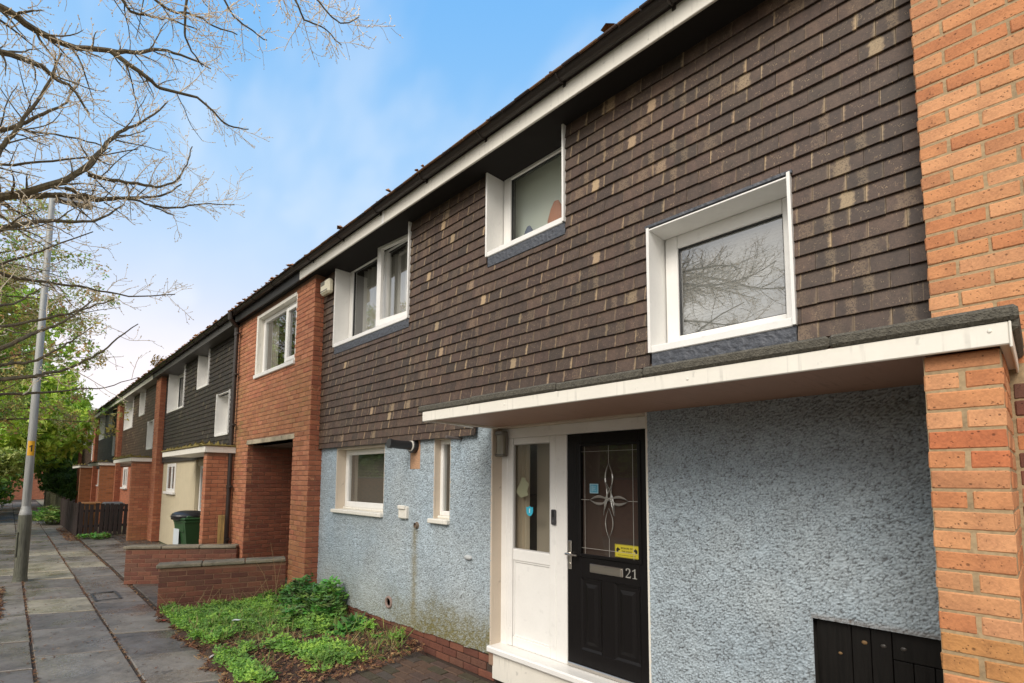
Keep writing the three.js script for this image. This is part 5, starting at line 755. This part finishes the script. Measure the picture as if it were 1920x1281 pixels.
function fence(label, pts, h, mat, bw, gap, seed) {
  const f = thing('picket_fence', label, 'fence', [pts[0][0], 0, pts[0][1]]), r = rng(seed);
  for (let s = 0; s + 1 < pts.length; s++) { const a = [pts[s][0] - pts[0][0], pts[s][1] - pts[0][1]], b = [pts[s + 1][0] - pts[0][0], pts[s + 1][1] - pts[0][1]], L = Math.hypot(b[0] - a[0], b[1] - a[1]), ang = -Math.atan2(b[1] - a[1], b[0] - a[0]), n = Math.floor(L / (bw + gap));
    const geos = [0, 1, 2].map((k) => mb().box(-bw / 2, bw / 2, 0.03, h - 0.02 * k, -0.009, 0.009, 0.003).geo());
    for (let i = 0; i < n; i++) { const t = (i + 0.5) / n, m = part('board', geos[Math.floor(r() * 3)], mat, f); m.position.set(lerp(a[0], b[0], t), 0, lerp(a[1], b[1], t)); m.rotation.set((r() - 0.5) * 0.02, ang, (r() - 0.5) * 0.03); m.translateZ(0.03); }
    for (const y of [0.3, h - 0.28]) { const m = part('rail', box(-L / 2, L / 2, y, y + 0.08, -0.025, 0.012, 0.004), mat, f); m.position.set((a[0] + b[0]) / 2, 0, (a[1] + b[1]) / 2); m.rotation.y = ang; }
    for (let d = 0; d < L; d += 1.8) { const m = part('post', box(-0.045, 0.045, 0, h + 0.02, -0.1, -0.026, 0.006), mat, f); m.position.set(lerp(a[0], b[0], d / L), 0, lerp(a[1], b[1], d / L)); m.rotation.y = ang; } }
  return f; }
fence('dark brown picket fence round the front of the brown house', [[-27.2, 1.78], [-21.0, 1.70], [-20.9, 0.2]], 1.06, fenceMat, 0.098, 0.022, 41);
fence('mossy green board fence beyond the dark one, along the path', [[-42, 1.7], [-27.3, 1.74]], 1.05, fenceMoss, 0.12, 0.01, 42);

// ---------------------------------------------------------------- street lamp
{ const l = thing('street_lamp', 'grey steel street lamp post with yellow number plate, standing in the path', 'street lamp', [-12.86, 0, 3.13]);
  const galv = std({ color: lin(0.42, 0.43, 0.42), roughness: 0.55, metalness: 0.15, map: slabTex }), galvLow = std({ color: lin(0.19, 0.18, 0.145), roughness: 0.6, metalness: 0.15, map: barkTex });
  const prof = (a) => new THREE.LatheGeometry(a.map((p) => new THREE.Vector2(...p)), 24);
  part('base_column', prof([[0.115, 0], [0.108, 0.03], [0.098, 0.09], [0.096, 0.5], [0.096, 1.17], [0.092, 1.2]]), galvLow, l);
  part('collar', prof([[0.092, 1.2], [0.082, 1.26], [0.07, 1.33], [0.065, 1.36]]), galv, l); part('pole', prof([[0.065, 1.36], [0.058, 4], [0.047, 7.28], [0, 7.29]]), galv, l);
  mb().box(-0.075, 0.075, 0.45, 0.9, 0.075, 0.103, 0.01).build('access_door', galvLow, l);
  const arm = mb().tube([[0, 7.2, 0], [0.05, 7.27, -0.1]], 0.04, 10).geo(); part('bracket', arm, galv, l);
  const hd = mb(); { const A = [[-0.09, 7.24, -0.04], [0.09, 7.24, -0.04], [0.15, 7.31, -0.62], [-0.15, 7.31, -0.62]], B = A.map((p, i) => [p[0] * 0.8, p[1] + 0.075, p[2] + (i < 2 ? -0.02 : 0.05)]); hd.quad(A[0], A[1], A[2], A[3]).quad(B[3], B[2], B[1], B[0]); for (let i = 0; i < 4; i++) { const j = (i + 1) % 4; hd.quad(A[j], A[i], B[i], B[j]); } }
  hd.build('lamp_head', plain(0.2, 0.2, 0.2, 0.5), l); mb().quad([-0.07, 7.249, -0.14], [0.07, 7.249, -0.14], [0.1, 7.298, -0.56], [-0.1, 7.298, -0.56]).build('lens', plain(0.5, 0.5, 0.48, 0.2), l);
  const c = document.createElement('canvas'); c.width = 96; c.height = 192; const q = c.getContext('2d'); q.fillStyle = '#d9a01c'; q.fillRect(0, 0, 96, 192); q.fillStyle = '#2a2110'; q.font = 'bold 120px sans-serif'; q.textAlign = 'center'; q.fillText('1', 48, 140);
  const t = new THREE.CanvasTexture(c); t.colorSpace = THREE.SRGBColorSpace; const g = new THREE.CylinderGeometry(0.0645, 0.0645, 0.27, 16, 1, true, -0.85, 1.7); g.translate(0, 2.42, 0); const pl = part('number_plate', g, std({ map: t, roughness: 0.5 }), l); pl.rotation.y = 1.55; }

{ const w = thing('brick_wall', 'red brick garden wall across the path, seen mirrored in the door glass', 'wall', [0, 0, 11.5]); mb().box(-44, 9, 0, 1.95, 0, 0.22, 0.01).build('wall', farRed, w); mb().box(-44.02, 9.02, 1.95, 2.02, -0.03, 0.25, 0.01).build('coping', plain(0.2, 0.18, 0.15), w); }
// ---------------------------------------------------------------- far wall at the end of the path
{ const w = thing('brick_wall', 'plain red brick wall closing the far end of the path', 'wall', [-58, 0, 0]); mb().box(-0.2, 0.2, 0, 2.7, -3, 9, 0.01).build('wall', farRed, w); mb().box(-0.3, 0.3, 2.7, 2.95, -3.05, 9.05, 0.02).build('coping', plain(0.06, 0.055, 0.05), w); }

// ---------------------------------------------------------------- trees
const barkDark = std({ color: lin(0.20, 0.145, 0.085), map: barkTex, roughness: 0.9 }), twigMat = std({ color: lin(0.84, 0.68, 0.47), roughness: 0.9 }), barkGreen = std({ color: lin(0.10, 0.085, 0.05), map: barkTex, roughness: 0.9 });
class TreeKit {
  constructor(seed) { this.r = rng(seed); this.wood = mb(); this.twig = mb(); this.tips = []; }
  bend(a, d, len, n, wob, rise) { const r = this.r, o = [a]; let p = new THREE.Vector3(...a), v = d.clone().normalize(); for (let i = 0; i < n; i++) { v.add(new THREE.Vector3(r() - 0.5, r() - 0.5 + rise, r() - 0.5).multiplyScalar(wob)).normalize(); p = p.clone().addScaledVector(v, len / n); o.push([p.x, p.y, p.z]); } return o; }
  smooth(pts, per = 3, jit = 0) { const c = new THREE.CatmullRomCurve3(pts.map((p) => new THREE.Vector3(...p)), false, 'centripetal'), n = (pts.length - 1) * per, r = this.r; return Array.from({ length: n + 1 }, (_, i) => { const p = c.getPoint(i / n), j = i && i < n ? jit : 0; return [p.x + (r() - 0.5) * j, p.y + (r() - 0.5) * j, p.z + (r() - 0.5) * j]; }); }
  // side shoots along a limb, then twiglets and buds on those
  dress(pts, r0, r1, { every = 0.2, len = 0.75, level = 2, from = 0.1, bud = true, spread = 1 }) {
    const r = this.r; let acc = 0, side = r() < 0.5 ? 1 : -1;
    for (let i = 1; i < pts.length; i++) { const a = new THREE.Vector3(...pts[i - 1]), b = new THREE.Vector3(...pts[i]), L = a.distanceTo(b); acc += L;
      while (acc > every) { acc -= every * (0.6 + 0.8 * r()); const t = i / pts.length; if (t < from) continue; side = -side;
        const d = b.clone().sub(a).normalize(), n = new THREE.Vector3(r() - 0.5, (r() - 0.35) * 1.1, r() - 0.5).cross(d).normalize(), out = d.clone().multiplyScalar(0.55 + 0.3 * r()).addScaledVector(n, side * (0.7 + 0.5 * r()) * spread);
        const l = len * (0.35 + 0.75 * r()) * (1 - 0.35 * t), rad = Math.max(0.0028, lerp(r0, r1, t) * (level > 1 ? 0.42 : 0.6)), q = this.bend([lerp(pts[i - 1][0], pts[i][0], r()), lerp(pts[i - 1][1], pts[i][1], r()), lerp(pts[i - 1][2], pts[i][2], r())], out, l, level > 1 ? 6 : 4, level > 1 ? 0.42 : 0.6, 0.06);
        const e = level > 1 ? 0.003 : 0.0018; (level > 1 && rad > 0.006 ? this.wood : this.twig).tube(q, q.map((_, k) => lerp(rad, e, k / (q.length - 1))), level > 1 ? 5 : 3, false);
        if (level > 1) this.dress(q, rad, e, { every: every * 0.5, len: len * 0.36, level: level - 1, from: 0.12, bud, spread });
        if (bud) { for (const k of [q.length - 1, q.length - 2]) { this.bud(q[k], q[k - 1]); } }
        this.tips.push(q.at(-1)); } }
  }
  bud(p, o) { const r = this.r, d = new THREE.Vector3(p[0] - o[0], p[1] - o[1], p[2] - o[2]).normalize().add(new THREE.Vector3(r() - 0.5, r() - 0.3, r() - 0.5).multiplyScalar(0.9)).normalize(), s = new THREE.Vector3(-d.y, d.x, d.z * 0.3).cross(d).normalize(), u = s.clone().cross(d), L = 0.016 + r() * 0.02, w = 0.0045 + r() * 0.003, P = (t, a, b) => [p[0] + d.x * L * t + s.x * a + u.x * b, p[1] + d.y * L * t + s.y * a + u.y * b, p[2] + d.z * L * t + s.z * a + u.z * b], A = P(0, 0, 0), Z = P(1, 0, 0), q = [P(0.4, w, 0), P(0.4, 0, w), P(0.4, -w, 0), P(0.4, 0, -w)]; for (let i = 0; i < 4; i++) this.twig.tri(A, q[i], q[(i + 1) % 4]).tri(q[i], Z, q[(i + 1) % 4]); }
}
{ // the bare budding tree by the path: trunk outside the view on the left, limbs reaching over the path
  const t = thing('bare_tree', 'big budding tree whose bare mossy branches reach in from the left over the path', 'tree'), K = new TreeKit(500), trunk = [[-7.7, -0.05, 6.9], [-7.72, 1.2, 6.88], [-7.66, 2.6, 6.86], [-7.6, 4.2, 6.8], [-7.5, 6, 6.75], [-7.5, 7.6, 6.7], [-7.4, 9.4, 6.8], [-7.45, 11, 6.7]];
  part('trunk', mb().tube(K.smooth(trunk, 3), K.smooth(trunk, 3).map((_, i, a) => lerp(0.24, 0.05, Math.pow(i / (a.length - 1), 0.8)) + 0.08 * Math.exp(-i * 1.1)), 14).geo(), barkGreen, t);
  let dense = 0.1;
  const limb = (r0, r1, ...pts) => {
    const a = pts[0]; let q = pts;
    if (a[2] > 3.55) { const y = Math.max(2.2, a[1] - 0.8); q = [[-7.65, y, 6.8], [lerp(-7.6, a[0], 0.45), lerp(y, a[1], 0.55), lerp(6.8, a[2], 0.45)], ...pts]; } else if (a[1] > 6.6) q = [[-7.5, 7.0, 6.7], [lerp(-7.4, a[0], 0.4), 8.1, lerp(6.7, a[2], 0.4)], [lerp(-7.4, a[0], 0.8), 7.9, lerp(6.7, a[2], 0.8)], ...pts];
    const s = K.smooth(q, 4, 0.018), k0 = q.length - pts.length; K.wood.tube(s, s.map((_, i) => lerp(r0 * 1.25, r1, Math.pow(i / (s.length - 1), 0.9))), 7, false);
    K.dress(s.slice(k0 * 3), r0, r1, { every: dense, len: 0.64, level: 2, from: 0.02 }); };
  limb(0.042, 0.008, [-6.76, 6.41, 3.97], [-6.81, 6.51, 3.76], [-6.83, 6.46, 3.50], [-6.85, 6.46, 3.25], [-6.76, 6.56, 2.90], [-6.76, 6.70, 2.64], [-6.81, 6.89, 2.43], [-6.80, 6.95, 2.16], [-6.81, 6.96, 1.90]);
  limb(0.022, 0.006, [-6.70, 6.52, 2.90], [-6.65, 6.37, 2.56], [-6.76, 6.39, 2.41], [-6.66, 6.40, 2.05], [-6.61, 6.21, 1.71], [-6.64, 6.29, 1.48]);
  limb(0.035, 0.01, [-6.51, 5.84, 3.92], [-6.53, 5.90, 3.72], [-6.48, 5.88, 3.43], [-6.60, 5.90, 3.33], [-6.68, 5.91, 3.18], [-6.78, 5.78, 3.03]);
  limb(0.025, 0.007, [-7.25, 5.32, 3.92], [-7.22, 5.47, 3.69], [-7.17, 5.69, 3.46], [-7.18, 5.89, 3.30], [-7.26, 6.07, 3.20], [-7.31, 6.43, 3.10]);
  limb(0.028, 0.008, [-6.75, 4.84, 3.76], [-6.77, 5.06, 3.66], [-6.78, 5.31, 3.57], [-6.79, 5.59, 3.47], [-6.78, 5.96, 3.35], [-6.81, 6.32, 3.28]);
  limb(0.02, 0.007, [-7.66, 5.63, 3.96], [-7.70, 5.74, 3.72], [-7.77, 5.85, 3.50], [-7.62, 5.89, 3.06], [-7.59, 5.89, 2.74]);
  limb(0.042, 0.007, [-7.01, 4.57, 3.86], [-7.03, 4.69, 3.64], [-6.90, 4.91, 3.28], [-6.90, 5.17, 3.05], [-6.97, 5.47, 2.90], [-7.05, 5.78, 2.77], [-7.14, 5.99, 2.64], [-7.17, 6.23, 2.44], [-7.20, 6.56, 2.26]);
  limb(0.02, 0.006, [-7.83, 5.24, 3.94], [-7.86, 5.39, 3.70], [-7.70, 5.56, 3.26], [-7.67, 5.73, 2.95], [-7.48, 5.96, 2.49]);
  limb(0.018, 0.006, [-7.19, 5.29, 2.97], [-7.17, 5.31, 2.75], [-7.12, 5.34, 2.51], [-7.10, 5.39, 2.30], [-7.11, 5.53, 2.14], [-7.16, 5.81, 2.03], [-7.25, 6.13, 1.96]);
  limb(0.04, 0.008, [-7.29, 4.73, 3.88], [-7.32, 4.82, 3.65], [-7.27, 4.92, 3.35], [-7.31, 5.03, 3.13], [-7.32, 5.08, 2.87], [-7.28, 5.22, 2.58], [-7.24, 5.34, 2.27], [-7.26, 5.59, 2.05]);
  limb(0.018, 0.007, [-7.13, 5.03, 3.16], [-7.13, 5.02, 2.91], [-7.07, 5.11, 2.60], [-7.11, 5.12, 2.39], [-7.12, 5.10, 2.14]);
  limb(0.012, 0.005, [-7.20, 5.16, 2.38], [-7.17, 5.22, 2.11], [-7.12, 5.36, 1.83], [-7.02, 5.44, 1.49]);
  limb(0.036, 0.008, [-6.75, 4.17, 3.82], [-6.81, 4.30, 3.62], [-6.88, 4.45, 3.41], [-6.97, 4.57, 3.23], [-6.93, 4.67, 2.91], [-6.94, 4.95, 2.66]);
  limb(0.02, 0.006, [-7.57, 4.06, 3.81], [-7.65, 4.20, 3.62], [-7.71, 4.37, 3.41], [-7.76, 4.58, 3.19], [-7.68, 4.84, 2.85]);
  limb(0.022, 0.006, [-7.29, 4.01, 3.79], [-7.32, 3.99, 3.48], [-7.39, 4.03, 3.20], [-7.41, 4.06, 2.88], [-7.39, 4.06, 2.50], [-7.28, 4.17, 2.04]);
  limb(0.02, 0.006, [-6.17, 6.86, 2.96], [-6.20, 6.70, 2.79], [-6.20, 6.76, 2.61], [-6.20, 6.83, 2.44], [-6.14, 6.84, 2.20]);
  limb(0.018, 0.006, [-5.89, 7.05, 2.39], [-6.03, 6.64, 2.34], [-6.09, 6.52, 2.25], [-6.13, 6.43, 2.13]);
  limb(0.018, 0.006, [-6.10, 6.96, 2.75], [-6.06, 6.82, 2.47], [-6.07, 6.93, 2.27], [-6.07, 6.93, 2.06], [-6.05, 6.96, 1.82]);
  limb(0.014, 0.006, [-5.78, 7.15, 2.15], [-5.78, 6.93, 1.93], [-5.79, 6.88, 1.73], [-5.82, 6.90, 1.57]);
  limb(0.014, 0.005, [-4.95, 6.85, 1.67], [-4.98, 6.64, 1.47], [-5.00, 6.69, 1.30], [-4.97, 6.60, 1.07]);
  limb(0.012, 0.005, [-4.92, 6.94, 1.49], [-4.87, 6.76, 1.28], [-4.85, 6.74, 1.11], [-4.83, 6.91, 0.95]);
  dense = 0.28;
  limb(0.018, 0.006, [-6.46, 3.36, 3.71], [-6.58, 3.47, 3.56], [-6.73, 3.59, 3.44], [-6.85, 3.78, 3.30]);
  limb(0.02, 0.005, [-6.46, 3.21, 3.70], [-6.59, 3.28, 3.55], [-6.66, 3.40, 3.34], [-6.72, 3.52, 3.13], [-6.76, 3.68, 2.89], [-6.82, 3.83, 2.69]);
  limb(0.026, 0.006, [-6.34, 2.95, 3.67], [-6.40, 3.05, 3.53], [-6.45, 3.18, 3.39], [-6.55, 3.29, 3.29], [-6.60, 3.41, 3.13], [-6.68, 3.56, 3.01], [-6.73, 3.75, 2.88]);
  limb(0.02, 0.005, [-6.48, 2.85, 3.67], [-6.56, 2.93, 3.52], [-6.58, 2.99, 3.32], [-6.63, 3.13, 3.16], [-6.70, 3.28, 3.02], [-6.75, 3.47, 2.86]);
  limb(0.022, 0.005, [-6.35, 2.73, 3.66], [-6.43, 2.77, 3.51], [-6.46, 2.83, 3.31], [-6.58, 2.89, 3.21], [-6.67, 2.97, 3.07], [-6.72, 3.09, 2.91], [-6.79, 3.23, 2.76], [-6.82, 3.46, 2.59], [-6.90, 3.62, 2.45]);
  limb(0.018, 0.004, [-6.50, 2.61, 3.66], [-6.72, 2.67, 3.51], [-6.88, 2.72, 3.30], [-7.05, 2.78, 3.09], [-7.26, 2.86, 2.93], [-7.36, 2.93, 2.66], [-7.40, 3.10, 2.34]);
  // the rest of the crown, away from the view; it shows in the window panes
  for (let k = 0; k < 15; k++) { const y = 3.6 + 6.2 * (k / 15), a = k * 2.4 + 0.3, d = new THREE.Vector3(Math.cos(a), 0.45 + 0.3 * K.r(), Math.sin(a)); if (d.z < -0.55) continue; const q = K.bend([-7.6, y, 6.75], d, 2.6 + 2.2 * K.r() * (1 - k / 30), 8, 0.3, 0.04); K.wood.tube(q, q.map((_, i) => lerp(0.065, 0.008, i / 8)), 6, false); K.dress(q, 0.05, 0.01, { every: 0.3, len: 1.2, level: 2, from: 0.15, bud: false }); }
  for (let k = 0; k < 9; k++) { const q = K.bend([-7.55, 4.4 + 0.35 * k, 6.72], new THREE.Vector3(1, 0.42 - 0.07 * k + 0.15 * K.r(), (K.r() - 0.5) * 0.5), 3.8 + 1.0 * K.r(), 14, 0.5, 0.015); K.wood.tube(q, q.map((_, i) => lerp(0.055, 0.008, i / 14)), 6, false); K.dress(q, 0.05, 0.01, { every: 0.085, len: 1.15, level: 2, from: 0.15, bud: false }); }
  K.wood.build('branch', barkDark, t); K.twig.build('twig', twigMat, t, 'stuff');
}
function crownSpots(r, blobs, n, cols, size, thr = 0.45, fr = 1.1) {
  const S = []; let tries = 0; while (S.length < n && tries++ < n * 8) { const b = blobs[Math.floor(r() * blobs.length)], u = new THREE.Vector3(r() - 0.5, r() - 0.5, r() - 0.5).normalize().multiplyScalar(Math.pow(r(), 0.45)), p = [b[0] + u.x * b[3], b[1] + u.y * b[4], b[2] + u.z * b[3]]; const f = f2(p[0] * fr + p[2] * 0.7, p[1] * fr + p[2] * 0.9, 91, 3); if (f < thr || p[1] < 0.15) continue; const k = 0.7 + 0.6 * r(); S.push({ p, s: size * (0.6 + 0.8 * r()), q: [r() * 6.28, r() * 6.28, r() * 6.28], c: cols[Math.floor(r() * cols.length)].map((e) => e * k) }); }
  return S;
}
function leafyTree(name, label, base, height, blobs, n, cols, size, seed, { thr = 0.42, trunkR = 0.16, leaf = leafCluster(8, 0.34, 0.2, 0.5, 77), limbs = 9, bark = barkDark } = {}) {
  const t = thing(name, label, 'tree'), K = new TreeKit(seed), top = [base[0], height, base[2]], s = K.smooth([base, [base[0] + 0.1, height * 0.35, base[2] - 0.1], [base[0] - 0.1, height * 0.7, base[2] - 0.2], top], 4, 0.05);
  part('trunk', mb().tube(s, s.map((_, i) => lerp(trunkR, 0.03, i / (s.length - 1)) + 0.06 * Math.exp(-i)), 10).geo(), bark, t);
  for (let k = 0; k < limbs; k++) { const b = blobs[k % blobs.length], y = lerp(height * 0.3, height * 0.85, k / limbs), d = new THREE.Vector3(b[0] - base[0], b[1] - y, b[2] - base[2]).normalize().add(new THREE.Vector3(K.r() - 0.5, K.r() - 0.2, K.r() - 0.5).multiplyScalar(0.7)), q = K.bend([base[0], y, base[2]], d, b[3] * (0.9 + 0.7 * K.r()), 7, 0.35, 0.05); K.wood.tube(q, q.map((_, i) => lerp(trunkR * 0.4, 0.012, i / 7)), 5, false); K.dress(q, trunkR * 0.3, 0.012, { every: 0.5, len: 1.1, level: 1, bud: false }); }
  K.wood.build('branch', bark, t); if (K.twig.p.length) K.twig.build('twig', bark, t, 'stuff');
  scatter('crown', t, leaf, leafW, crownSpots(rng(seed + 1), blobs, n, cols, size, thr)); return t;
}
{ // budding tree with small yellowish leaves further along the path
  const t = thing('budding_tree', 'slender tree with sparse yellow green spring leaves beyond the street lamp', 'tree'), K = new TreeKit(610), tr = K.smooth([[-19.2, 0, 5.4], [-19.1, 2.5, 5.3], [-18.9, 5, 5.0], [-18.8, 8, 4.8]], 4, 0.03), S = [], r = rng(611);
  part('trunk', mb().tube(tr, tr.map((_, i) => lerp(0.17, 0.03, i / (tr.length - 1))), 10).geo(), barkDark, t);
  for (let k = 0; k < 26; k++) { const y = 3.0 + 5.2 * (k / 26), a = -1.2 + (k * 2.4) % 6.28, d = new THREE.Vector3(Math.cos(a) * 0.8 + 0.25, 0.15 + 0.25 * K.r(), Math.sin(a) * 0.9 - 0.55); const q = K.bend([-18.95, y, 5.1], d, 2.4 + 1.8 * K.r(), 8, 0.3, 0.02); K.wood.tube(q, q.map((_, i) => lerp(0.04, 0.006, i / 8)), 5, false); K.dress(q, 0.03, 0.008, { every: 0.22, len: 0.9, level: 2, bud: false }); }
  for (const p of K.tips) for (let i = 0; i < 2; i++) S.push({ p: [p[0] + (r() - 0.5) * 0.3, p[1] + (r() - 0.5) * 0.3, p[2] + (r() - 0.5) * 0.3], s: 0.5 + r() * 0.6, q: [r() * 6, r() * 6, r() * 6], c: [[0.50, 0.44, 0.12], [0.40, 0.42, 0.09], [0.56, 0.46, 0.18], [0.34, 0.44, 0.07]][Math.floor(r() * 4)].map((e) => e * (0.6 + 0.6 * r())) });
  K.wood.build('branch', barkDark, t); K.twig.build('twig', barkDark, t, 'stuff'); scatter('crown', t, leafCluster(7, 0.11, 0.055, 0.22, 78), leafW, S); }
const SPRING = [[0.44, 0.60, 0.06], [0.52, 0.66, 0.08], [0.32, 0.50, 0.05], [0.62, 0.70, 0.12]], DEEP = [[0.09, 0.2, 0.035], [0.12, 0.25, 0.035], [0.07, 0.16, 0.03]], MID = [[0.18, 0.34, 0.045], [0.22, 0.40, 0.05], [0.14, 0.28, 0.04], [0.28, 0.42, 0.06]];
leafyTree('leafy_tree', 'bright green leafy tree arching over the path beside the lamp post', [-30, 0, 6.2], 9, [[-30, 7.4, 4.0, 3.2, 2.4], [-29, 8.2, 5.6, 2.6, 2.2], [-29, 5.0, 3.2, 2.4, 1.9], [-27.5, 4.0, 2.5, 1.8, 1.3], [-31, 9.0, 5.2, 2.6, 2.0], [-28.5, 3.4, 3.7, 1.9, 1.2], [-29.5, 4.6, 2.1, 1.3, 1.0]], 5600, SPRING, 0.62, 620, { thr: 0.43 });
leafyTree('leafy_tree', 'mid green tree behind the bright leafy one, farther down the path', [-44, 0, 8], 11, [[-44, 6, 6, 4.2, 3.6], [-42, 4, 4, 3, 2.4], [-46, 8.5, 5, 3.6, 3], [-45, 4.2, 1.8, 2.6, 2]], 4200, MID.concat(SPRING.slice(0, 2)), 1.0, 630, { thr: 0.4, trunkR: 0.22 });
leafyTree('leafy_tree', 'tall background tree standing beyond the far brick wall', [-70, 0, 2], 13, [[-70, 8, 4, 6, 5], [-68, 5, -1, 5, 4], [-72, 7, 10, 6, 5]], 3800, MID.concat(DEEP), 1.7, 640, { thr: 0.4, trunkR: 0.3 });
leafyTree('leafy_bush', 'dark green bush between mossy fence and the last houses', [-45, 0, 0.3], 2.6, [[-45, 1.6, 0.5, 1.5, 1.2], [-47.5, 2.0, 0.3, 1.8, 1.5], [-43.2, 1.2, 0.6, 1.1, 0.9]], 2400, DEEP, 0.5, 650, { thr: 0.38, trunkR: 0.06, limbs: 6 });
leafyTree('leafy_bush', 'pale yellow green bush leaning in at the left edge behind the lamp post', [-22.6, 0, 4.9], 2.9, [[-22.2, 2.35, 3.75, 0.85, 0.5], [-22.6, 2.0, 4.4, 0.9, 0.7], [-23.4, 2.5, 4.6, 1.0, 0.7]], 1500, [[0.36, 0.42, 0.08], [0.42, 0.46, 0.12], [0.28, 0.38, 0.06]], 0.34, 660, { thr: 0.36, trunkR: 0.06, limbs: 6 });
leafyTree('leafy_bush', 'shaded green bush at the left, low beneath the leafy trees', [-33, 0, 6.4], 3, [[-33, 1.5, 5.4, 1.9, 1.5], [-36, 1.8, 4.9, 2.2, 1.8], [-30, 1.3, 5.8, 1.6, 1.2], [-40, 1.9, 5.2, 2.2, 1.8]], 3400, MID.concat(SPRING.slice(0, 1), DEEP.slice(0, 1)), 0.55, 670, { thr: 0.36, trunkR: 0.08, limbs: 8 });

leafyTree('hedge', 'tall dark hedge behind the wall across the path, seen mirrored in the panes', [-12, 0, 14], 3, [[-4, 2.6, 14, 2.6, 1.6], [-8.5, 2.8, 14.2, 2.8, 1.7], [-13, 2.6, 14, 2.8, 1.6], [-18, 2.9, 14.2, 3, 1.8], [-23, 2.8, 14, 3, 1.8], [1, 2.6, 14, 2.6, 1.5], [-28, 2.7, 14, 3, 1.7], [-33, 2.8, 14, 3, 1.7], [-38, 2.7, 14, 3, 1.7]], 7000, DEEP.concat(MID), 0.75, 680, { thr: 0.3, trunkR: 0.08, limbs: 6 });
scene.traverse((o) => { if (o.isMesh) { o.castShadow = true; o.receiveShadow = true; } });
renderer.render(scene, camera);
